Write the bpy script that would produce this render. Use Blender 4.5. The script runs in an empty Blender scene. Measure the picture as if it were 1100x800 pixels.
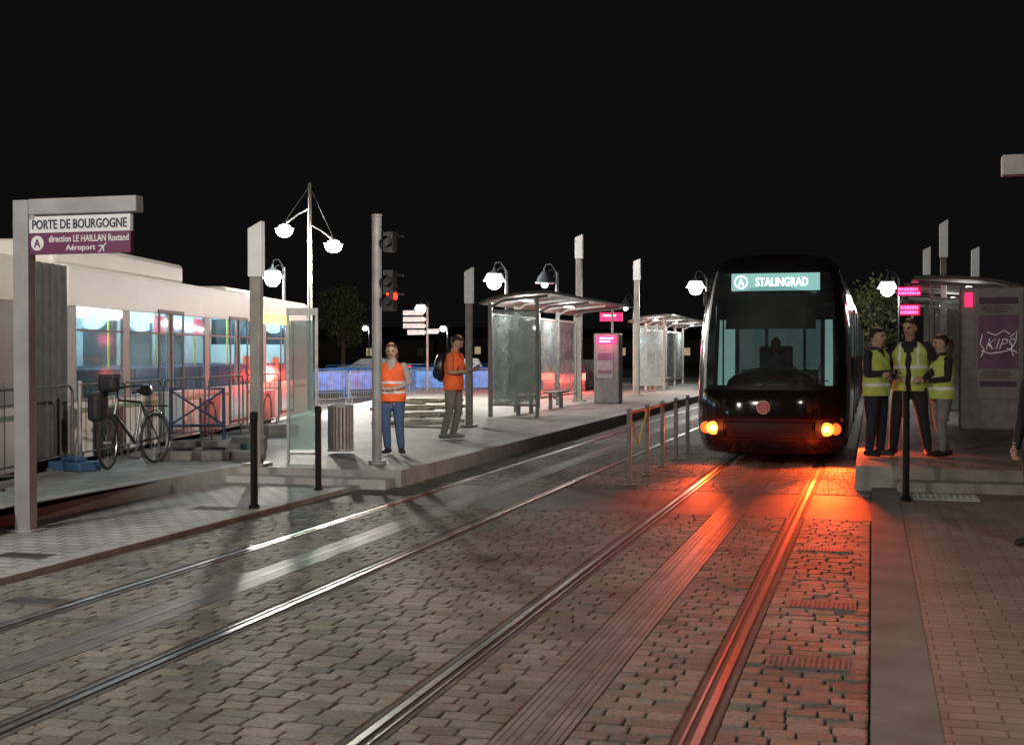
import bpy, math, random
from mathutils import Vector, Matrix, kdtree
R=random.Random(7)
S=bpy.context.scene
S.view_settings.view_transform='Standard'; S.view_settings.look='None'; S.view_settings.exposure=0
# ---------------------------------------------------------------- placement helpers (image pixels and camera offsets projected to world positions)
F=1366.0; H=1.75; PSI=math.atan(387/F); PIT=math.atan(22/F)
cs,sn=math.cos(PSI),math.sin(PSI)
def at(u,v,z=0.0):
    f=Vector((-sn*math.cos(PIT),cs*math.cos(PIT),-math.sin(PIT))); r=Vector((cs,sn,0)); up=r.cross(f)
    d=f+r*((u-550)/F)+up*((400-v)/F); t=(z-H)/d.z
    return d.x*t,d.y*t
def ud(u,d):
    r=(u-550)/F*d
    return r*cs-d*sn, r*sn+d*cs
def rd(r,d): return r*cs-d*sn, r*sn+d*cs
def zv(v,x,y): return H+(378-v)/F*(-x*sn+y*cs)
# ---------------------------------------------------------------- materials
MC={}
def M(name,col,rough=.6,metal=0.0,var=.25,scale=6.0,bump=.0,em=None,es=0.0,alpha=None,spec=.5):
    if name in MC: return MC[name]
    m=bpy.data.materials.new(name); m.use_nodes=True; n=m.node_tree.nodes; l=m.node_tree.links
    b=n['Principled BSDF']; b.inputs['Roughness'].default_value=rough; b.inputs['Metallic'].default_value=metal
    b.inputs['Specular IOR Level'].default_value=spec
    tc=n.new('ShaderNodeTexCoord'); no=n.new('ShaderNodeTexNoise'); no.inputs['Scale'].default_value=scale; no.inputs['Detail'].default_value=5
    l.new(tc.outputs['Object'],no.inputs['Vector'])
    mx=n.new('ShaderNodeMix'); mx.data_type='RGBA'
    mx.inputs[6].default_value=(*[c*(1-var) for c in col],1); mx.inputs[7].default_value=(*[min(1,c*(1+var)) for c in col],1)
    rp=n.new('ShaderNodeMapRange'); rp.inputs[1].default_value=.3; rp.inputs[2].default_value=.7
    l.new(no.outputs[0],rp.inputs[0]); l.new(rp.outputs[0],mx.inputs[0]); l.new(mx.outputs[2],b.inputs['Base Color'])
    if bump:
        bp=n.new('ShaderNodeBump'); bp.inputs['Strength'].default_value=bump; bp.inputs['Distance'].default_value=.01
        n2=n.new('ShaderNodeTexNoise'); n2.inputs['Scale'].default_value=scale*8; n2.inputs['Detail'].default_value=6
        l.new(tc.outputs['Object'],n2.inputs['Vector']); l.new(n2.outputs[0],bp.inputs['Height']); l.new(bp.outputs[0],b.inputs['Normal'])
    if em:
        b.inputs['Emission Color'].default_value=(*em,1); b.inputs['Emission Strength'].default_value=es
    MC[name]=m; return m
def glass(name,tint=(.8,.9,.9),gl=.12,dirt=.06):
    m=bpy.data.materials.new(name); m.use_nodes=True; n=m.node_tree.nodes; l=m.node_tree.links; n.clear()
    o=n.new('ShaderNodeOutputMaterial'); t=n.new('ShaderNodeBsdfTransparent'); t.inputs[0].default_value=(*tint,1)
    g=n.new('ShaderNodeBsdfGlossy'); g.inputs['Roughness'].default_value=.06
    d=n.new('ShaderNodeBsdfDiffuse'); d.inputs[0].default_value=(.6,.65,.65,1)
    no=n.new('ShaderNodeTexNoise'); no.inputs['Scale'].default_value=3; tc=n.new('ShaderNodeTexCoord'); l.new(tc.outputs['Object'],no.inputs['Vector'])
    ml=n.new('ShaderNodeMath'); ml.operation='MULTIPLY'; ml.inputs[1].default_value=dirt*2; l.new(no.outputs[0],ml.inputs[0])
    a=n.new('ShaderNodeMixShader'); l.new(ml.outputs[0],a.inputs[0]); l.new(t.outputs[0],a.inputs[1]); l.new(d.outputs[0],a.inputs[2])
    b=n.new('ShaderNodeMixShader'); b.inputs[0].default_value=gl; l.new(a.outputs[0],b.inputs[1]); l.new(g.outputs[0],b.inputs[2]); l.new(b.outputs[0],o.inputs[0])
    return m
def brickmat(name,c1,c2,cm,bw,bh,mort,rot=0.0,rough=.6,bump=.6,offset=.5):
    m=bpy.data.materials.new(name); m.use_nodes=True; n=m.node_tree.nodes; l=m.node_tree.links
    b=n['Principled BSDF']
    tc=n.new('ShaderNodeTexCoord'); mp=n.new('ShaderNodeMapping'); mp.inputs['Rotation'].default_value=(0,0,rot)
    l.new(tc.outputs['Object'],mp.inputs['Vector'])
    nd=n.new('ShaderNodeTexNoise'); nd.inputs['Scale'].default_value=9; l.new(tc.outputs['Object'],nd.inputs['Vector'])
    vm=n.new('ShaderNodeVectorMath'); vm.operation='MULTIPLY_ADD'; vm.inputs[1].default_value=(.012,.012,0); l.new(nd.outputs['Color'],vm.inputs[0]); l.new(mp.outputs[0],vm.inputs[2])
    br=n.new('ShaderNodeTexBrick'); br.inputs['Scale'].default_value=1; br.inputs['Brick Width'].default_value=bw; br.inputs['Row Height'].default_value=bh
    br.inputs['Mortar Size'].default_value=mort; br.inputs['Mortar Smooth'].default_value=.3; br.offset=offset
    br.inputs['Color1'].default_value=(*c1,1); br.inputs['Color2'].default_value=(*c2,1); br.inputs['Mortar'].default_value=(*cm,1)
    l.new(vm.outputs[0],br.inputs['Vector'])
    no=n.new('ShaderNodeTexNoise'); no.inputs['Scale'].default_value=.9; no.inputs['Detail'].default_value=8; no.inputs['Roughness'].default_value=.7
    l.new(tc.outputs['Object'],no.inputs['Vector'])
    rp=n.new('ShaderNodeMapRange'); rp.inputs[1].default_value=.3; rp.inputs[2].default_value=.7; rp.inputs[3].default_value=.55; rp.inputs[4].default_value=1.25
    l.new(no.outputs[0],rp.inputs[0])
    mx=n.new('ShaderNodeMix'); mx.data_type='RGBA'; mx.blend_type='MULTIPLY'; mx.inputs[0].default_value=1
    l.new(br.outputs[0],mx.inputs[6]); l.new(rp.outputs[0],mx.inputs[7]); l.new(mx.outputs[2],b.inputs['Base Color'])
    b.inputs['Roughness'].default_value=rough
    n3=n.new('ShaderNodeTexNoise'); n3.inputs['Scale'].default_value=60; l.new(tc.outputs['Object'],n3.inputs['Vector'])
    ad=n.new('ShaderNodeMath'); ad.operation='MULTIPLY_ADD'; ad.inputs[1].default_value=-1.0; l.new(br.outputs['Fac'],ad.inputs[0])
    sc=n.new('ShaderNodeMath'); sc.operation='MULTIPLY'; sc.inputs[1].default_value=.4; l.new(n3.outputs[0],sc.inputs[0]); l.new(sc.outputs[0],ad.inputs[2])
    bp=n.new('ShaderNodeBump'); bp.inputs['Strength'].default_value=bump; bp.inputs['Distance'].default_value=.012
    l.new(ad.outputs[0],bp.inputs['Height']); l.new(bp.outputs[0],b.inputs['Normal'])
    return m
steel=M('brushed_steel',(.42,.43,.44),.35,.9,.15,12)
galv=M('galvanised_metal',(.36,.36,.36),.5,.6,.2,10)
galvd=M('galvanised_dull',(.2,.2,.2),.55,.6,.25,10)
polegrey=M('pole_grey_paint',(.26,.255,.25),.5,.1,.2,5)
dark=M('dark_metal',(.03,.03,.035),.45,.3,.3,8)
black=M('black_paint',(.012,.012,.014),.35,.0,.3,8)
rubber=M('rubber',(.02,.02,.02),.8,0,.3,12)
conc_dark=M('dark_concrete',(.10,.097,.093),.85,0,.3,5,.4)
white=M('white_paint',(.75,.75,.75),.4,0,.06,3)
lampem=M('lamp_glow',(1,1,1),.5,0,0,1,em=(1,.98,.93),es=45)
lampw=M('lamp_glow_warm',(1,1,1),.5,0,0,1,em=(1,.95,.82),es=45)
glassm=glass('shelter_glass',(.82,.86,.84),.07,.30)
# ---------------------------------------------------------------- mesh builder
class B:
    def __init__(s): s.v=[]; s.f=[]; s.m=[]
    def add(s,vs,fs,mat=0):
        o=len(s.v); s.v+= [tuple(v) for v in vs]; s.f+=[tuple(i+o for i in f) for f in fs]; s.m+=[mat]*len(fs); return s
    def box(s,c,d,mat=0,rz=0,rx=0,ry=0):
        mt=Matrix.Rotation(rz,3,'Z')@Matrix.Rotation(ry,3,'Y')@Matrix.Rotation(rx,3,'X'); c=Vector(c)
        vs=[c+mt@Vector((x*d[0]/2,y*d[1]/2,z*d[2]/2)) for z in(-1,1) for y in(-1,1) for x in(-1,1)]
        return s.add(vs,[(0,2,3,1),(4,5,7,6),(0,1,5,4),(2,6,7,3),(0,4,6,2),(1,3,7,5)],mat)
    def tube(s,pts,rs,n=10,mat=0,cap=True):
        pts=[Vector(p) for p in pts]
        if not isinstance(rs,(list,tuple)): rs=[rs]*len(pts)
        vs=[];fs=[]; prev=None
        for i,p in enumerate(pts):
            t=(pts[min(i+1,len(pts)-1)]-pts[max(i-1,0)]).normalized()
            a=prev if prev is not None else (Vector((0,0,1)) if abs(t.z)<.9 else Vector((1,0,0)))
            x=(a-t*a.dot(t)).normalized(); prev=x; y=t.cross(x)
            vs+=[p+(x*math.cos(k*2*math.pi/n)+y*math.sin(k*2*math.pi/n))*rs[i] for k in range(n)]
        for i in range(len(pts)-1):
            for k in range(n): fs.append((i*n+k,i*n+(k+1)%n,(i+1)*n+(k+1)%n,(i+1)*n+k))
        if cap: fs.append(tuple(range(n-1,-1,-1))); fs.append(tuple((len(pts)-1)*n+k for k in range(n)))
        return s.add(vs,fs,mat)
    def sph(s,c,r,n=14,m=9,mat=0,keep=None):
        if not isinstance(r,(tuple,list)): r=(r,r,r)
        vs=[];fs=[]
        for j in range(m+1):
            ph=math.pi*j/m
            for i in range(n):
                th=2*math.pi*i/n; vs.append((c[0]+r[0]*math.sin(ph)*math.cos(th),c[1]+r[1]*math.sin(ph)*math.sin(th),c[2]+r[2]*math.cos(ph)))
        for j in range(m):
            for i in range(n):
                f=(j*n+i,(j+1)*n+i,(j+1)*n+(i+1)%n,j*n+(i+1)%n)
                if keep:
                    q=[sum(vs[k][a] for k in f)/4-c[a] for a in range(3)]
                    if not keep(q[0]/r[0],q[1]/r[1],q[2]/r[2]): continue
                fs.append(f)
        return s.add(vs,fs,mat)
    def torus(s,c,Rr,r,axis='Y',n=32,m=6,mat=0):
        vs=[];fs=[]
        for i in range(n):
            a=2*math.pi*i/n
            for j in range(m):
                b=2*math.pi*j/m; rr=Rr+r*math.cos(b); p=(rr*math.cos(a),r*math.sin(b),rr*math.sin(a))
                if axis=='Z': p=(p[0],p[2],p[1])
                if axis=='X': p=(p[1],p[0],p[2])
                vs.append((c[0]+p[0],c[1]+p[1],c[2]+p[2]))
        for i in range(n):
            for j in range(m): fs.append((i*m+j,((i+1)%n)*m+j,((i+1)%n)*m+(j+1)%m,i*m+(j+1)%m))
        return s.add(vs,fs,mat)
    def lathe(s,c,prof,n=20,mat=0):
        vs=[];fs=[]
        for r,z in prof:
            for k in range(n): vs.append((c[0]+r*math.cos(2*math.pi*k/n),c[1]+r*math.sin(2*math.pi*k/n),c[2]+z))
        for i in range(len(prof)-1):
            for k in range(n): fs.append((i*n+k,i*n+(k+1)%n,(i+1)*n+(k+1)%n,(i+1)*n+k))
        return s.add(vs,fs,mat)
    def make(s,name,mats,parent=None,smooth=False,bevel=0,label=None,loc=None,rz=None):
        me=bpy.data.meshes.new(name); me.from_pydata(s.v,[],s.f)
        if not isinstance(mats,(list,tuple)): mats=[mats]
        for m in mats: me.materials.append(m)
        me.polygons.foreach_set('material_index',s.m)
        if smooth: me.polygons.foreach_set('use_smooth',[True]*len(me.polygons))
        me.update(); o=bpy.data.objects.new(name,me); S.collection.objects.link(o)
        if parent: o.parent=parent
        if bevel:
            md=o.modifiers.new('b','BEVEL'); md.width=bevel; md.segments=2; md.limit_method='ANGLE'
        if label: o['label']=label
        if loc: o.location=loc
        if rz is not None: o.rotation_euler=(0,0,rz)
        return o
def thing(name,label,cat,loc=(0,0,0),rz=0,group=None):
    e=bpy.data.objects.new(name,None); S.collection.objects.link(e); e.empty_display_size=.2
    e.location=loc; e.rotation_euler=(0,0,rz); e['label']=label; e['category']=cat
    if group: e['group']=group
    return e
def tag(o,label,cat,group=None):
    o['label']=label; o['category']=cat
    if group: o['group']=group
    return o
def copyt(src,loc,rz=None,scale=None,label=None):
    n=src.copy(); S.collection.objects.link(n); n.location=loc
    if rz is not None: n.rotation_euler=(0,0,rz)
    if scale: n.scale=scale
    if label: n['label']=label
    def rec(a,b):
        for c in a.children:
            if c.get('nocopy'): continue
            k=c.copy(); S.collection.objects.link(k); k.parent=b; rec(c,k)
    rec(src,n); return n
def text(name,s,w,h,c,mat,parent,rz=0,bold=.0,shear=0.0,depth=.003):
    cu=bpy.data.curves.new('t','FONT'); cu.body=s; cu.extrude=.002; cu.offset=bold; cu.shear=shear; cu.resolution_u=3
    o=bpy.data.objects.new('t',cu); S.collection.objects.link(o); dg=bpy.context.evaluated_depsgraph_get()
    me=bpy.data.meshes.new_from_object(o.evaluated_get(dg)); bpy.data.objects.remove(o)
    xs=[v.co.x for v in me.vertices]; ys=[v.co.y for v in me.vertices]; x0,x1,y0,y1=min(xs),max(xs),min(ys),max(ys)
    for v in me.vertices:
        x=(v.co.x-(x0+x1)/2)/(x1-x0)*w; z=(v.co.y-(y0+y1)/2)/(y1-y0)*h; y=-v.co.z/.002*depth
        v.co=(c[0]+x*math.cos(rz)-y*math.sin(rz),c[1]+x*math.sin(rz)+y*math.cos(rz),c[2]+z)
    me.materials.clear(); me.materials.append(mat)
    ob=bpy.data.objects.new(name,me); S.collection.objects.link(ob); ob.parent=parent; return ob
def light(name,loc,power,col,size=.15,typ='POINT',rot=None,spot=None,blend=.5,parent=None):
    ld=bpy.data.lights.new(name,typ); ld.energy=power; ld.color=col; ld.shadow_soft_size=size
    if spot: ld.spot_size=spot; ld.spot_blend=blend
    o=bpy.data.objects.new(name,ld); S.collection.objects.link(o); o.location=loc
    if rot: o.rotation_euler=rot
    if parent: o.parent=parent
    o['nocopy']=1
    return o
def struct(o): o['kind']='structure'; return o
# ---------------------------------------------------------------- world
w=bpy.data.worlds.new('World'); S.world=w; w.use_nodes=True; wn=w.node_tree.nodes; wl=w.node_tree.links
bg=wn['Background']; sk=wn.new('ShaderNodeTexSky'); sk.sky_type='NISHITA'; sk.sun_disc=False; sk.sun_elevation=math.radians(-6); sk.sun_rotation=math.radians(200)
ad=wn.new('ShaderNodeMix'); ad.data_type='RGBA'; ad.blend_type='ADD'; ad.inputs[0].default_value=1; ad.inputs[7].default_value=(.05,.049,.053,1)
wl.new(sk.outputs[0],ad.inputs[6]); wl.new(ad.outputs[2],bg.inputs[0]); bg.inputs[1].default_value=.08
# ---------------------------------------------------------------- camera
cam=bpy.data.cameras.new('Camera'); co=bpy.data.objects.new('Camera',cam); S.collection.objects.link(co); S.camera=co
cam.sensor_width=36; cam.lens=F/1100*36; cam.clip_end=3000; cam.clip_start=.05
co.location=(0,0,H); co.rotation_euler=(math.pi/2-PIT,0,PSI)
# ---------------------------------------------------------------- ground
asph=M('asphalt',(.07,.068,.066),.75,0,.35,1.2,.7)
bed=M('joint_sand',(.042,.037,.031),.95,0,.4,10,.5)
def slab(name,poly,z0,z1,mt,ms=None):
    n=len(poly); b=B(); vs=[(x,y,z0) for x,y in poly]+[(x,y,z1) for x,y in poly]
    b.add(vs,[tuple(range(n,2*n))],0); b.add(vs,[(i,(i+1)%n,n+(i+1)%n,n+i) for i in range(n)],1)
    return struct(b.make(name,[mt,ms or mt]))
struct(B().add([(-900,-300,-.07),(900,-300,-.07),(900,1500,-.07),(-900,1500,-.07)],[(0,1,2,3)]).make('ground',asph))
setts_far=brickmat('setts_far',(.20,.185,.165),(.12,.11,.10),(.04,.036,.032),.2,.13,.02,rough=.6,bump=1)
slab('track_bed',[(-6.3,-4),(0,-4),(0,110),(-6.3,110)],-.065,-.016,bed)
asph2=M('track_asphalt',(.085,.08,.073),.66,0,.4,1.6,.9)
slab('crossing_asphalt',[(-6.3,13.7),(0,13.7),(0,16.0),(-6.3,16.0)],-.06,-.004,asph2)
slab('track_paving',[(-6.3,24),(0,24),(0,110),(-6.3,110)],-.06,-.005,setts_far)
LC,RC=-4.6,-1.49
rails=[LC-.717,LC+.717,RC-.717,RC+.717]
# setts
sett=bpy.data.materials.new('granite_setts'); sett.use_nodes=True
n=sett.node_tree.nodes; l=sett.node_tree.links; pb=n['Principled BSDF']
an=n.new('ShaderNodeAttribute'); an.attribute_name='tone'; tc=n.new('ShaderNodeTexCoord')
no=n.new('ShaderNodeTexNoise'); no.inputs['Scale'].default_value=38; no.inputs['Detail'].default_value=9; no.inputs['Roughness'].default_value=.7; l.new(tc.outputs['Object'],no.inputs['Vector'])
nb=n.new('ShaderNodeTexNoise'); nb.inputs['Scale'].default_value=.8; nb.inputs['Detail'].default_value=5; l.new(tc.outputs['Object'],nb.inputs['Vector'])
m1=n.new('ShaderNodeMapRange'); m1.inputs[1].default_value=.3; m1.inputs[2].default_value=.7; m1.inputs[3].default_value=.5; m1.inputs[4].default_value=1.35; l.new(no.outputs[0],m1.inputs[0])
m2=n.new('ShaderNodeMapRange'); m2.inputs[1].default_value=.3; m2.inputs[2].default_value=.7; m2.inputs[3].default_value=.6; m2.inputs[4].default_value=1.3; l.new(nb.outputs[0],m2.inputs[0])
k=n.new('ShaderNodeMath'); k.operation='MULTIPLY'; l.new(m1.outputs[0],k.inputs[0]); l.new(m2.outputs[0],k.inputs[1])
mx=n.new('ShaderNodeMix'); mx.data_type='RGBA'; mx.blend_type='MULTIPLY'; mx.inputs[0].default_value=1; l.new(an.outputs['Color'],mx.inputs[6]); l.new(k.outputs[0],mx.inputs[7])
l.new(mx.outputs[2],pb.inputs['Base Color']); pb.inputs['Roughness'].default_value=.68; pb.inputs['Specular IOR Level'].default_value=.4
bp=n.new('ShaderNodeBump'); bp.inputs['Strength'].default_value=.8; bp.inputs['Distance'].default_value=.006; l.new(no.outputs[0],bp.inputs['Height']); l.new(bp.outputs[0],pb.inputs['Normal'])
zones=[(-6.28,rails[0]-.09),(rails[0]+.09,LC-.16),(LC+.16,rails[1]-.09),(rails[1]+.09,rails[2]-.09),(rails[2]+.09,RC-.16),(RC+.16,rails[3]-.09),(rails[3]+.09,-.004)]
vs=[];fs=[];tone=[];smf=[]
for za,zb in zones:
  for ya,yb in((2.6,13.65),(16.05,24)):
    nrow=round((yb-ya)/.125); dp=(yb-ya)/nrow
    for ri in range(nrow):
        y=ya+ri*dp; x=za; first=True
        while x<zb-.02:
            wd=R.uniform(.14,.225)
            if first and ri%2: wd*=.55
            first=False
            if x+wd>zb-.08: wd=zb-x
            g=.006; x0,x1,y0,y1=x+g,x+wd-g,y+g,y+dp-g; j=lambda a:R.uniform(-a,a)
            hz=j(.0025); tx,ty=j(.016),j(.02); cx,cy=(x0+x1)/2,(y0+y1)/2; o=len(vs)
            c=min(wd,dp)*.08; wy=.004*math.sin(x*5+ri)
            ring=[(x0+c,y0),(x1-c,y0),(x1,y0+c),(x1,y1-c),(x1-c,y1),(x0+c,y1),(x0,y1-c),(x0,y0+c)]
            ring=[(a+j(.003),b_+j(.003)+wy) for a,b_ in ring]
            for ins,zz in((0,-.04),(0,-.008),(.03,-.002),(.09,0)):
                for a,b_ in ring:
                    px,py=a+(cx-a)*ins,b_+(cy-b_)*ins
                    vs.append((px,py,zz+hz+(px-cx)*tx+(py-cy)*ty if zz>-.03 else zz))
            for r_ in range(3):
                for q in range(8): fs.append((o+r_*8+q,o+r_*8+(q+1)%8,o+(r_+1)*8+(q+1)%8,o+(r_+1)*8+q)); smf.append(True)
            fs.append(tuple(o+24+q for q in range(8))); smf.append(False)
            t=R.uniform(.13,.24); wmt=R.uniform(-.006,.014); tone+=[(t+wmt,t*.93,t*.82-wmt,1)]*32
            x+=wd
me=bpy.data.meshes.new('cobblestone_paving'); me.from_pydata(vs,[],fs); me.materials.append(sett)
at_=me.attributes.new('tone','FLOAT_COLOR','POINT'); at_.data.foreach_set('color',[c for t in tone for c in t])
me.polygons.foreach_set('use_smooth',smf)
o=bpy.data.objects.new('cobblestone_paving',me); S.collection.objects.link(o); struct(o)
# rails
railsteel=M('rail_steel',(.42,.40,.38),.36,1,.25,9)
railside=M('rail_bedding',(.05,.047,.043),.7,0,.35,6,.5)
for i,x in enumerate(rails):
    b=B(); sd=1 if i%2==0 else -1
    b.box((x,53,-.019),(.178,118,.03),1); b.box((x-sd*.018,53,-.011),(.040,118,.03),0); b.box((x+sd*.045,53,-.014),(.014,118,.03),0)
    b.box((x-sd*.068,53,-.0175),(.02,118,.03),2)
    tag(b.make('tram_rail',[railsteel,railside,conc_dark]),'grooved steel tram rail set flush in the paving','rail','tram rails in the street')
apsc=M('conductor_concrete',(.15,.138,.122),.5,0,.4,3,.6)
for x in(LC,RC):
    b=B(); b.box((x,53,-.016),(.315,118,.03),0); b.box((x,53,-.0145),(.05,118,.031),1)
    for q in(-.13,-.09,-.05,.05,.09,.13): b.box((x+q,53,-.0152),(.008,118,.03),2)
    tag(b.make('conductor_rail',[apsc,M('conductor_steel',(.18,.17,.16),.5,.5,.4,8),railside]),'ground-level power rail in a concrete strip between rails','power rail','ground power rails')
# pavements left
pav_l=brickmat('pale_pavers',(.46,.45,.43),(.37,.36,.345),(.14,.135,.13),.24,.16,.016,rot=0,rough=.7)
pav_up=brickmat('grey_pavers',(.33,.325,.31),(.26,.255,.24),(.13,.125,.12),.4,.25,.012,rot=.2,rough=.7)
kerb=M('kerb_granite',(.31,.30,.285),.75,0,.25,5,.4)
slab('pavement_lower',[(-8.2,-4),(-6.47,-4),(-6.47,15.1),(-8.2,15.1)],-.06,.035,pav_l,kerb)
slab('kerb_lower',[(-6.47,-4),(-6.3,-4),(-6.3,15.1),(-6.47,15.1)],-.06,.05,kerb)
bs=rd(-6.36,14.2); be=rd(-5.19,32.2); bd=Vector((be[0]-bs[0],be[1]-bs[1])).normalized(); bn=Vector((bd.y,-bd.x))
def bl(s,off): p=Vector(bs)+bd*s+bn*off; return (p.x,p.y)
LZ=.21
slab('pavement_raised',[bl(-16,.2),(-8.4,-3),(-8.4,15.45),(-6.17,15.45),(-6.17,80),bl(60,.2)],-.06,LZ,pav_up,kerb)
edge=M('platform_edge_stone',(.34,.335,.32),.7,0,.2,4,.3)
slab('kerb_raised',[(-8.4,-3),(-8.2,-3),(-8.2,15.45),(-8.4,15.45)],-.06,LZ+.012,edge)
slab('platform_edge',[(-6.17,15.45),(-5.87,15.45),(-5.87,80),(-6.17,80)],-.06,LZ+.006,edge)
slab('platform_step',[(-8.2,15.1),(-5.95,15.1),(-5.95,15.45),(-8.2,15.45)],-.06,.12,edge)
# right
RZ=.3
pav_r=brickmat('brown_pavers',(.30,.235,.20),(.25,.195,.165),(.15,.115,.098),.24,.12,.008,rot=0,rough=.7,bump=.5)
slab('kerb_side',[(0,-4),(.31,-4),(.31,16.65),(0,16.65)],-.06,.045,M('kerb_side_concrete',(.16,.15,.135),.85,0,.3,2,.5))
slab('pavement_side',[(.31,-4),(9,-4),(9,16.65),(.31,16.65)],-.06,.041,pav_r)
slab('platform_side',[(.25,16.65),(9,16.65),(9,80),(.25,80)],-.06,RZ,pav_up,M('platform_face',(.26,.24,.22),.7,0,.25,4,.4))
slab('platform_side_edge',[(-.2,16.65),(.25,16.65),(.25,80),(-.2,80)],-.06,RZ+.006,edge)
slab('platform_side_step',[(.3,16.25),(2.2,16.25),(2.2,16.65),(.3,16.65)],.03,.16,M('step_stone',(.3,.28,.26),.7,0,.2,5,.4))
# tactile mat
x,y=at(1016,534,.05); b=B(); b.box((0,0,0),(.72,.62,.012))
for i in range(10):
    for j in range(9): b.sph((-.31+i*.069,-.26+j*.065,.006),(.018,.018,.006),6,4)
tag(b.make('tactile_mat',M('tactile_pale',(.5,.49,.47),.7,0,.1,6),loc=(x,y,.05)),'pale studded tactile paving slab set in brown pavers','tactile slab')
# drains
def drain(u,v,z,lab,sx=.46,sy=.26):
    x,y=at(u,v,z); b=B(); b.box((0,0,0),(sx,sy,.012),0)
    for i in range(14): b.box((-sx*.45+i*sx*.069,0,.005),(.012,sy*.8,.008),1)
    tag(b.make('drain_cover',[M('drain_iron',(.14,.135,.13),.7,.1,.3,9),railside],loc=(x,y,z)),lab,'drain cover','drain covers')
for u,v,z in((40,646,.0),(25,597,.035),(885,590,.0),(883,650,.0),(868,712,.0),(230,546,.035)): drain(u,v,z,'slotted cast iron drain cover set flush in paving')

# ---------------------------------------------------------------- station sign
purple=M('sign_purple',(.14,.03,.09),.4,0,.05); ink=M('sign_ink',(.03,.03,.04),.5,0,0)
signw=M('sign_white',(.60,.60,.60),.4,0,.04,em=(1,1,1),es=.08)
polewhite2=M('frame_pale_paint',(.30,.295,.30),.5,0,.15,4)
def sign(loc,mir,full):
    t=thing('station_sign','pale metal gallows frame station sign beside tram platform','sign',loc)
    b=B(); b.box((0,0,1.58),(.17,.12,3.16)); b.box((0,0,.01),(.3,.25,.02)); b.make('post',polewhite2,t,bevel=.008)
    b=B(); b.box((mir*.67,0,3.09),(1.165,.12,.15)); b.box((mir*.12,.0,3.0),(.06,.1,.06)); b.make('beam',polewhite2,t,bevel=.008)
    if full:
        b=B(); b.box((.635,-.02,2.92),(1.09,.05,.155)); b.make('name_board',signw,t)
        b=B(); b.box((.635,-.018,2.74),(1.09,.05,.20)); b.make('direction_board',purple,t)
        text('lettering','PORTE DE BOURGOGNE',1.02,.09,(.635,-.048,2.92),ink,t,bold=.018)
        text('lettering','direction LE HAILLAN Rostand',.86,.064,(.735,-.046,2.782),signw,t,bold=.015)
        text('lettering','Aéroport',.32,.07,(.65,-.046,2.69),signw,t,bold=.015)
        b=B(); b.tube([(.18,-.044,2.745),(.18,-.049,2.745)],.07,20); b.make('line_badge',signw,t)
        text('lettering','A',.07,.08,(.18,-.051,2.745),purple,t,bold=.02)
        b=B(); y=-.046; q=lambda *p:[(.88+a*.047,y,2.69+c*.047) for a,c in p]
        b.add(q((-.9,-.9),(-.7,-1),(1,.8),(.8,1)),[(0,1,2,3)]); b.add(q((-.9,.35),(-.7,.5),(.45,.45),(.1,.1)),[(0,1,2,3)]); b.add(q((.35,-.9),(.5,-.7),(.45,.45),(.1,.1)),[(0,1,2,3)])
        b.make('aircraft_symbol',signw,t)
    else:
        b=B(); b.box((mir*.42,-.02,2.85),(.5,.05,.3)); b.make('name_board',signw,t)
x,y=at(28,570,.035); sign((x,y,.035),1,True)
x,y=ud(1100,9.3); sign((x+1.10,y+.1,.035),-1,False)

# ---------------------------------------------------------------- bollards
def bollard(u,v,z,h,lab):
    x,y=at(u,v,z); b=B(); b.lathe((0,0,0),[(.06,0),(.06,.05),(.04,.06),(.038,h-.1),(.045,h-.09),(.045,h-.02),(.03,h),(0,h)],14)
    tag(b.make('bollard',M('bollard_black',(.018,.018,.02),.3,.3,.3,8),smooth=False,loc=(x,y,z)),lab,'bollard','black bollards')
bollard(273,547,.035,1.07,'slim black steel bollard on pale paved path')
bollard(342,529,.0,1.08,'slim black steel bollard at platform ramp end')
bollard(973,538,.041,1.26,'slim black steel bollard beside pale tactile slab')
# ---------------------------------------------------------------- light columns
poletan=M('column_tan',(.24,.22,.195),.5,.1,.2,5); bladew=M('column_blade',(.5,.5,.49),.45,0,.08,4,em=(1,1,.95),es=.10)
def column(x,y,z,top,w,lab,blade=.75):
    t=thing('light_column',lab,'pole',(x,y,z),0,'slim platform columns with pale blade heads'); h=top-z
    b=B(); b.box((0,0,(h-blade)/2),(w*.75,w*.6,h-blade)); b.box((0,0,.02),(w*1.6,w*1.6,.04)); b.make('shaft',poletan,t,bevel=.01)
    b=B(); a=w/2
    vs=[(-a,-a*.6,h-blade),(a,-a*.6,h-blade),(a,a*.6,h-blade),(-a,a*.6,h-blade),(-a,-a*.6,h-.1),(a,-a*.6,h),(a,a*.6,h),(-a,a*.6,h-.1)]
    b.add(vs,[(3,2,1,0),(4,5,6,7),(0,1,5,4),(1,2,6,5),(2,3,7,6),(3,0,4,7)]); b.make('blade_head',bladew,t,bevel=.008)
for u,v,z,tv,w_,lab in((276,500,LZ,238,.2,'tan steel column with pale blade head near glass panel'),(504,458,LZ,287,.18,'tan steel column with pale head beside man with backpack'),
    (622,431,LZ,252,.24,'tall steel column with white blade behind tram shelter'),(684,425,LZ,278,.24,'tall pale column standing between two tram shelters')):
    x,y=at(u,v,z); column(x,y,z,zv(tv,x,y),w_,lab)
for u,d,tv in((1013,27,236),(995,36,265),(1047,34,265)):
    x,y=ud(u,d); column(x,y,RZ,zv(tv,x,y),.17 if d<30 else .2,'steel column with white blade head beside ticket machine',.8)
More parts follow.
